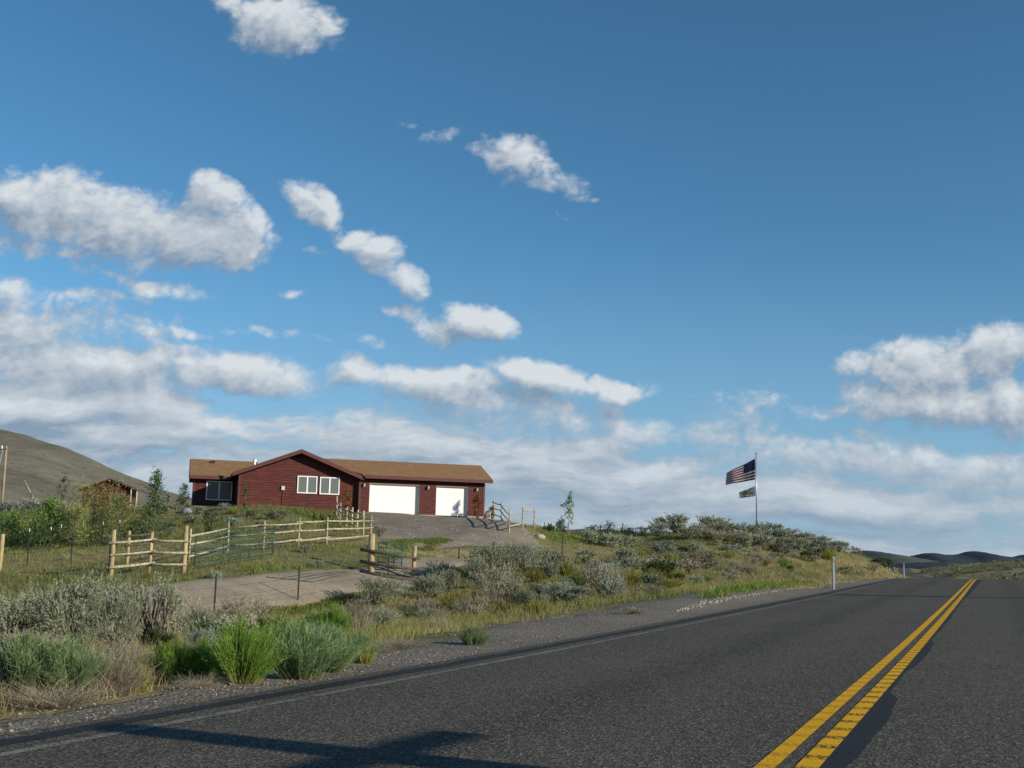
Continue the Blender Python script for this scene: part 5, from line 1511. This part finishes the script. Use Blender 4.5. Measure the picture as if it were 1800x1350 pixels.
# ------------------------------------------------------------------ grass
def grass(name, n, mat, hs, wd, box, seed, blades=9, fall=30., dens=None, spread=.10, lean=.45):
    q = np.random.default_rng(seed)
    s = q.uniform(box[0], box[1], n * 6); t = q.uniform(box[2], box[3], n * 6); X, Y = road_xy(s, t)
    px = CX + F * X / np.maximum(Y, 1)
    k = (Y > 4) & (px > -150) & (px < 1950) & (q.random(len(X)) < np.clip(fall / np.maximum(Y, 1), .12, 1))
    X, Y = X[k], Y[k]
    if dens is not None:
        k = q.random(len(X)) < dens(X, Y); X, Y = X[k], Y[k]
    k = mask_np(X, Y); X, Y = X[k][:n], Y[k][:n]
    n = len(X); i = np.repeat(np.arange(n), blades); N = len(i)
    far = np.clip(Y / 25., 1, 3.2)
    P = np.stack([X[i], Y[i], gz(X, Y)[i] - .02], 1); P[:, :2] += q.normal(size=(N, 2)) * (spread * far[i] ** .7)[:, None]
    P[:, 2] = gz(P[:, 0], P[:, 1]) - .02
    d = dirs(q, N, 1, lean)
    hh = q.uniform(*hs, n) * (1 + .5 * fbm(X * .3, Y * .3, 2))
    L = hh[i] * q.uniform(.6, 1.2, N)
    bend = np.concatenate([q.normal(size=(N, 2)) * .22, -np.abs(q.normal(size=(N, 1))) * .12], 1)
    v = ribbons(P, d, L, wd * far[i] * q.uniform(.7, 1.3, N), bend, 2, q, .2)
    return tag(leaf_object(name, v, mat), kind='stuff')
patchy = lambda lo_, hi_, f, sd: (lambda X, Y: sm(lo_, hi_, fbm(X * f + sd, Y * f + sd, 3)))
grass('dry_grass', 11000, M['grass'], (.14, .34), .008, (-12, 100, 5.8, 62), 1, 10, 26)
grass('dry_grass', 7500, M['grass_tan'], (.12, .32), .008, (-12, 100, 5.8, 24), 2, 10, 26, patchy(-.05, .45, .12, 4))
grass('green_grass', 9000, M['grass_green'], (.10, .28), .008, (-12, 100, 5.8, 70), 3, 10, 40, lambda X, Y: green_mask(X, Y) ** 1.5)
grass('verge_grass', 2200, M['grass_tan'], (.08, .24), .006, (2, 60, 5.6, 9.5), 4, 9, 14, patchy(-.1, .4, .5, 8))
# short green strip between the bank and the shoulder, and patches on the yard
def patch_grass(name, pts, n, mat, seed, hs=(.05, .14)):
    q = np.random.default_rng(seed); pts = np.array([hit_or(*p)[:2] for p in pts])
    lo_, hi_ = pts.min(0), pts.max(0); X = q.uniform(lo_[0], hi_[0], n * 6); Y = q.uniform(lo_[1], hi_[1], n * 6)
    k = np.array([inside(pts, a, b_) for a, b_ in zip(X, Y)]); X, Y = X[k][:n], Y[k][:n]
    k = fbm(X * .8, Y * .8, 3) > -.18; X, Y = X[k], Y[k]
    i = np.repeat(np.arange(len(X)), 8); N = len(i)
    P = np.stack([X[i], Y[i], X[i] * 0], 1); P[:, :2] += q.normal(size=(N, 2)) * .12; P[:, 2] = gz(P[:, 0], P[:, 1]) + .05
    v = ribbons(P, dirs(q, N, 1, .6), q.uniform(*hs, N), np.full(N, .028), q.normal(size=(N, 3)) * .15, 1, q, .3)
    return tag(leaf_object(name, v, mat), kind='stuff')
patch_grass('green_grass', [(672, 960, 61.5), (700, 955, 64), (770, 951, 67), (800, 950, 68), (790, 953, 66), (730, 962, 61)], 700, M['grass_green'], 21)
patch_grass('green_grass', [(722, 985, 54.5), (760, 972, 58.5), (810, 968, 60), (800, 975, 57.5), (760, 980, 56)], 500, M['grass_green'], 22)
patch_grass('green_grass', [(520, 1004, 48.2), (640, 990, 52.5), (560, 995, 50.5), (420, 1014, 46), (330, 1030, 42.6), (230, 1042, 39.6), (300, 1031, 42.2), (420, 1018, 45)], 700, M['grass_green'], 23)
patch_grass('green_grass', [(520, 1032, 42), (630, 1016, 45.4), (600, 1026, 43), (480, 1042, 39.5), (330, 1062, 35.5), (260, 1068, 34), (320, 1057, 36.6)], 700, M['grass_green'], 24)
patch_grass('green_grass', [(930, 938, 77), (990, 938, 78), (1060, 944, 77), (1000, 950, 72), (960, 948, 72)], 900, M['grass_green'], 25)

def hit_patch(name, pts, n, mat, seed, hs):
    patch_grass(name, [(x, y, hit(x, y)[1]) for x, y in pts], n, mat, seed, hs)
hit_patch('green_grass', [(1222, 1060), (1262, 1052), (1330, 1041), (1400, 1031), (1445, 1024), (1400, 1023), (1320, 1032), (1240, 1048)], 2600, M['grass_green'], 26, (.06, .18))

# stones on the shoulder, pale crumbled asphalt along its outer edge
def stones(name, X, Y, r, mat, seed, lift=.0, zf=None):
    q = np.random.default_rng(seed); n = len(X)
    ico = np.array([(0, 0, 1), (.89, 0, .45), (.28, .85, .45), (-.72, .53, .45), (-.72, -.53, .45), (.28, -.85, .45), (0, 0, -1), (.72, .53, -.45), (-.28, .85, -.45), (-.89, 0, -.45), (-.28, -.85, -.45), (.72, -.53, -.45)])
    f = np.array([(0, 1, 2), (0, 2, 3), (0, 3, 4), (0, 4, 5), (0, 5, 1), (1, 7, 2), (2, 8, 3), (3, 9, 4), (4, 10, 5), (5, 11, 1), (7, 8, 2), (8, 9, 3), (9, 10, 4), (10, 11, 5), (11, 7, 1), (6, 8, 7), (6, 9, 8), (6, 10, 9), (6, 11, 10), (6, 7, 11)])
    R_ = r * q.uniform(.5, 1.5, n)
    V = ico[None] * (R_[:, None, None] * q.uniform(.6, 1.3, (n, 1, 3))) * q.uniform(.75, 1.2, (n, 12, 1)); V[..., 2] *= .6
    Z = (zf if zf is not None else gz(X, Y)) + lift
    V = V + np.stack([X, Y, Z], 1)[:, None]
    return tag(mesh_np(name, V.reshape(-1, 3), (f[None] + 12 * np.arange(n)[:, None, None]).reshape(-1, 3), mat), kind='stuff')
q = np.random.default_rng(77)
s_ = q.uniform(4, 60, 2600) ** 1.0; t_ = EL + .5 + (np.interp(s_, sf, so) - EL - .4) * q.random(2600) ** .8; X_, Y_ = road_xy(s_, t_)
stones('loose_stones', X_, Y_, .011, M['yard'], 1, .01, np.maximum(road_z(s_, t_) - .03, gz(X_, Y_) + .02))
pl_ = catmull([hit(x, y)[:2] for x, y in ((1190, 1077), (1235, 1064), (1270, 1056), (1330, 1046), (1400, 1036), (1455, 1029), (1500, 1023))], 40)
k_ = q.integers(0, len(pl_), 420); X_ = pl_[k_, 0] + q.normal(size=420) * .10; Y_ = pl_[k_, 1] + q.normal(size=420) * .16
stones('crumbled_asphalt', X_, Y_, .024, M['pale_rock'], 2, .035)
p_ = [hit_or(x, 930, Z) for x, Z in zip(q.uniform(665, 940, 90), q.uniform(58, 78, 90))]
stones('yard_stones', np.array([p[0] for p in p_]), np.array([p[1] for p in p_]), .045, M['pale_rock'], 3, .06)
put('fsaged', 668, 932, 30, 24, 'pale grey twiggy shrub at the end of the long pale fence', 64.3)

# boulders
def boulder(label, x, y, Z, rx, rz_, mat):
    P = hit_or(x, y, Z); m = MB(); m.blob((0, 0, 0), (rx, rx * .9, rz_), int(x), 14, 9, .12); o = m.build('boulder', mat, None, True); o.location = P; tag(o, label, 'boulder'); return o
boulder('rounded blue grey boulder beside the left corner of the house wing', 329, 886, 78, .36, .36, M['boulder'])
boulder('pale flat boulder at the edge of the yard below the rail fence end', 949, 944, 72, .35, .22, M['pale_rock'])
boulder('pale grey stone on the ground behind the rail fence right of the garage', 857, 912, 79, .3, .6, M['pale_rock'])

# ------------------------------------------------------------------ trees
def tree(name, label, P, h, cw, crown0, mat, seed, nl=900, leaf=.09, lw=.05, shape='oval', tr=.035, limbs=9, lean=(0, 0), cat='tree', gap=.35, droop=0.0, dens_c=26):
    "tapered trunk with limbs and a crown of leaf clumps between crown0 and the top"
    q = np.random.default_rng(seed); rr = random.Random(seed)
    o = empty(name, P, 0, label, cat)
    top = Vector((lean[0] * h, lean[1] * h, h * .96))
    m = MB(); pts = [Vector((0, 0, -.15)), top * .35 + Vector((rr.uniform(-.03, .03) * h, rr.uniform(-.03, .03) * h, 0)), top * .7 + Vector((rr.uniform(-.02, .02) * h, 0, 0)), top]
    m.tube(pts, [tr * 1.2, tr, tr * .6, tr * .15], 7)
    cl = []
    for k in range(limbs):
        f = crown0 + (1 - crown0) * (k + .3) / limbs
        b0 = pts[1].lerp(pts[3], max(0, (f - .36) / .62)) if f > .36 else Vector((0, 0, 0)).lerp(pts[1], f / .36)
        a = k * 2.4 + rr.random()
        prof = {'oval': math.sin(math.pi * min(1, max(.08, (f - crown0) / (1.04 - crown0)) ** .8)), 'cone': 1.05 - (f - crown0) / (1 - crown0), 'fan': .35 + .75 * (f - crown0) / (1 - crown0), 'bush': math.sqrt(max(.1, 1 - ((f - .25) / .8) ** 2))}[shape]
        rch = cw * .5 * prof * rr.uniform(.65, 1.15)
        e = b0 + Vector((math.cos(a) * rch, math.sin(a) * rch, h * (.10 - droop) * rr.uniform(.4, 1.4)))
        mid = b0.lerp(e, .5) + Vector((0, 0, .03 * h))
        m.tube([b0, mid, e], [tr * .45, tr * .28, tr * .08], 5)
        cl += [mid, e, b0.lerp(e, .75)]
    cl.append(top); cl.append(top * .9)
    m.build('trunk', M['bark'], o, True)
    C = np.array([tuple(c) for c in cl]); wts = q.uniform(gap, 1, len(C)); wts /= wts.sum()
    i = q.choice(len(C), nl, p=wts)
    sg = cw * .085
    Pp = C[i] + q.normal(size=(nl, 3)) * np.array([sg, sg, sg * 1.1 + h * .018])
    d = unit(q.normal(size=(nl, 3)) + np.array([0, 0, .25 - droop * 6]))
    v = ribbons(Pp, d, leaf * q.uniform(.6, 1.4, nl), np.full(nl, lw) * q.uniform(.6, 1.3, nl), q.normal(size=(nl, 3)) * .15, 2, q, .25)
    leaf_object('crown', v, mat, o)
    return o
def tput(name, label, x, ytop, ybot, Z, wpx, **kw):
    P = hit_or(x, ybot, Z); top = at(x, ytop, Z)[2]; h = top - P[2]
    return tree(name, label, P, h, wpx * Z / F, **kw)
tput('young_tree', 'tall slender dark leaved young tree rising above the garden left of the house', 268, 836, 958, 62, 54, crown0=.10, mat=M['leaf_dark'], seed=1, nl=1500, leaf=.13, lw=.06, shape='cone', limbs=18, tr=.04)
tput('young_tree', 'small blue green sapling behind the tall slender tree', 292, 868, 905, 78, 26, crown0=.15, mat=M['sage_blue'], seed=2, nl=420, leaf=.14, lw=.06, shape='oval')
tput('young_tree', 'bushy bright leaved young tree in the left field', 85, 886, 955, 66, 56, crown0=.08, mat=M['leaf_mid'], seed=3, nl=1900, leaf=.14, lw=.08, shape='bush', limbs=16)
tput('young_tree', 'thin brownish sapling in front of the bare hillside', 108, 840, 905, 86, 22, crown0=.35, mat=M['olive_dark'], seed=4, nl=360, leaf=.12, lw=.05, shape='oval')
tput('willow_bush', 'large feathery yellow green willow bush in front of the shed', 160, 858, 958, 68, 95, crown0=.05, mat=M['willow'], seed=5, nl=2900, leaf=.22, lw=.035, shape='fan', limbs=24, droop=.02)
tput('willow_bush', 'feathery willow bush to the right of the large one, thinner at the top', 212, 882, 956, 67, 70, crown0=.05, mat=M['willow'], seed=6, nl=2600, leaf=.20, lw=.035, shape='bush', limbs=18)
tput('willow_bush', 'low yellow green willow bush under the leaning pole', 130, 895, 962, 66, 66, crown0=.05, mat=M['willow'], seed=16, nl=1500, leaf=.2, lw=.04, shape='bush', limbs=14)
tput('garden_bush', 'broad olive green bush at the left edge behind the garden fence', 20, 912, 958, 68, 90, crown0=.03, mat=M['leaf_mid'], seed=7, nl=1900, leaf=.13, lw=.07, shape='bush', limbs=16, cat='bush')
tput('garden_bush', 'dark green bush in the garden between willow and log fence', 240, 915, 960, 64, 46, crown0=.03, mat=M['leaf_dark'], seed=8, nl=800, leaf=.12, lw=.06, shape='bush', cat='bush')
tput('garden_bush', 'low dark bush under the bright leaved tree', 70, 932, 962, 65, 90, crown0=.03, mat=M['leaf_dark'], seed=18, nl=1100, leaf=.12, lw=.07, shape='bush', cat='bush')
tput('pine_tree', 'tiny spreading pine in the yard behind the long pale fence', 367, 900, 940, 62, 30, crown0=.1, mat=M['leaf_dark'], seed=9, nl=420, leaf=.16, lw=.04, shape='fan', limbs=9)
tput('evergreen', 'round topped dark evergreen shrub against the left end of the house', 322, 853, 884, 79, 22, crown0=.05, mat=M['needle'], seed=10, nl=900, leaf=.10, lw=.04, shape='bush', limbs=12)
tput('young_tree', 'narrow dark green tree in front of the gable corner', 431, 852, 886, 72.5, 11, crown0=.2, mat=M['leaf_dark'], seed=11, nl=320, leaf=.09, lw=.05, shape='oval')
tput('young_tree', 'small half brown tree in front of the wall right of the windows', 608, 862, 900, 74.5, 17, crown0=.3, mat=M['rust'], seed=12, nl=620, leaf=.10, lw=.05, shape='oval')
tput('young_tree', 'small rusty orange tree in front of the garage end pillar', 838, 872, 909, 82.5, 17, crown0=.15, mat=M['rust'], seed=13, nl=760, leaf=.10, lw=.05, shape='oval')
tput('dry_shrub', 'orange leaved shrub at the near end of the skyline rail fence', 864, 890, 911, 78, 14, crown0=.1, mat=M['rust'], seed=14, nl=260, leaf=.10, lw=.05, shape='bush', cat='shrub')
tput('young_tree', 'lone sapling with sparse leaves on the skyline between house and flagpole', 997, 872, 938, 80, 22, crown0=.30, mat=M['leaf_mid'], seed=15, nl=260, leaf=.16, lw=.075, shape='oval', limbs=9, lean=(.04, 0), tr=.025)
for x, yt, yb, Z, wp, k in [(985, 917, 940, 80, 26, 31), (965, 926, 940, 78, 24, 32), (1040, 928, 944, 83, 30, 33), (1068, 922, 945, 84, 34, 34), (1100, 930, 946, 85, 40, 35)]:
    tput('skyline_bush', 'dark low bush on the skyline between the sapling and the flagpole hill', x, yt, yb, Z, wp, crown0=.03, mat=M['olive_dark'], seed=k, nl=420, leaf=.14, lw=.06, shape='bush', cat='bush')['group'] = 'dark bushes along the skyline'
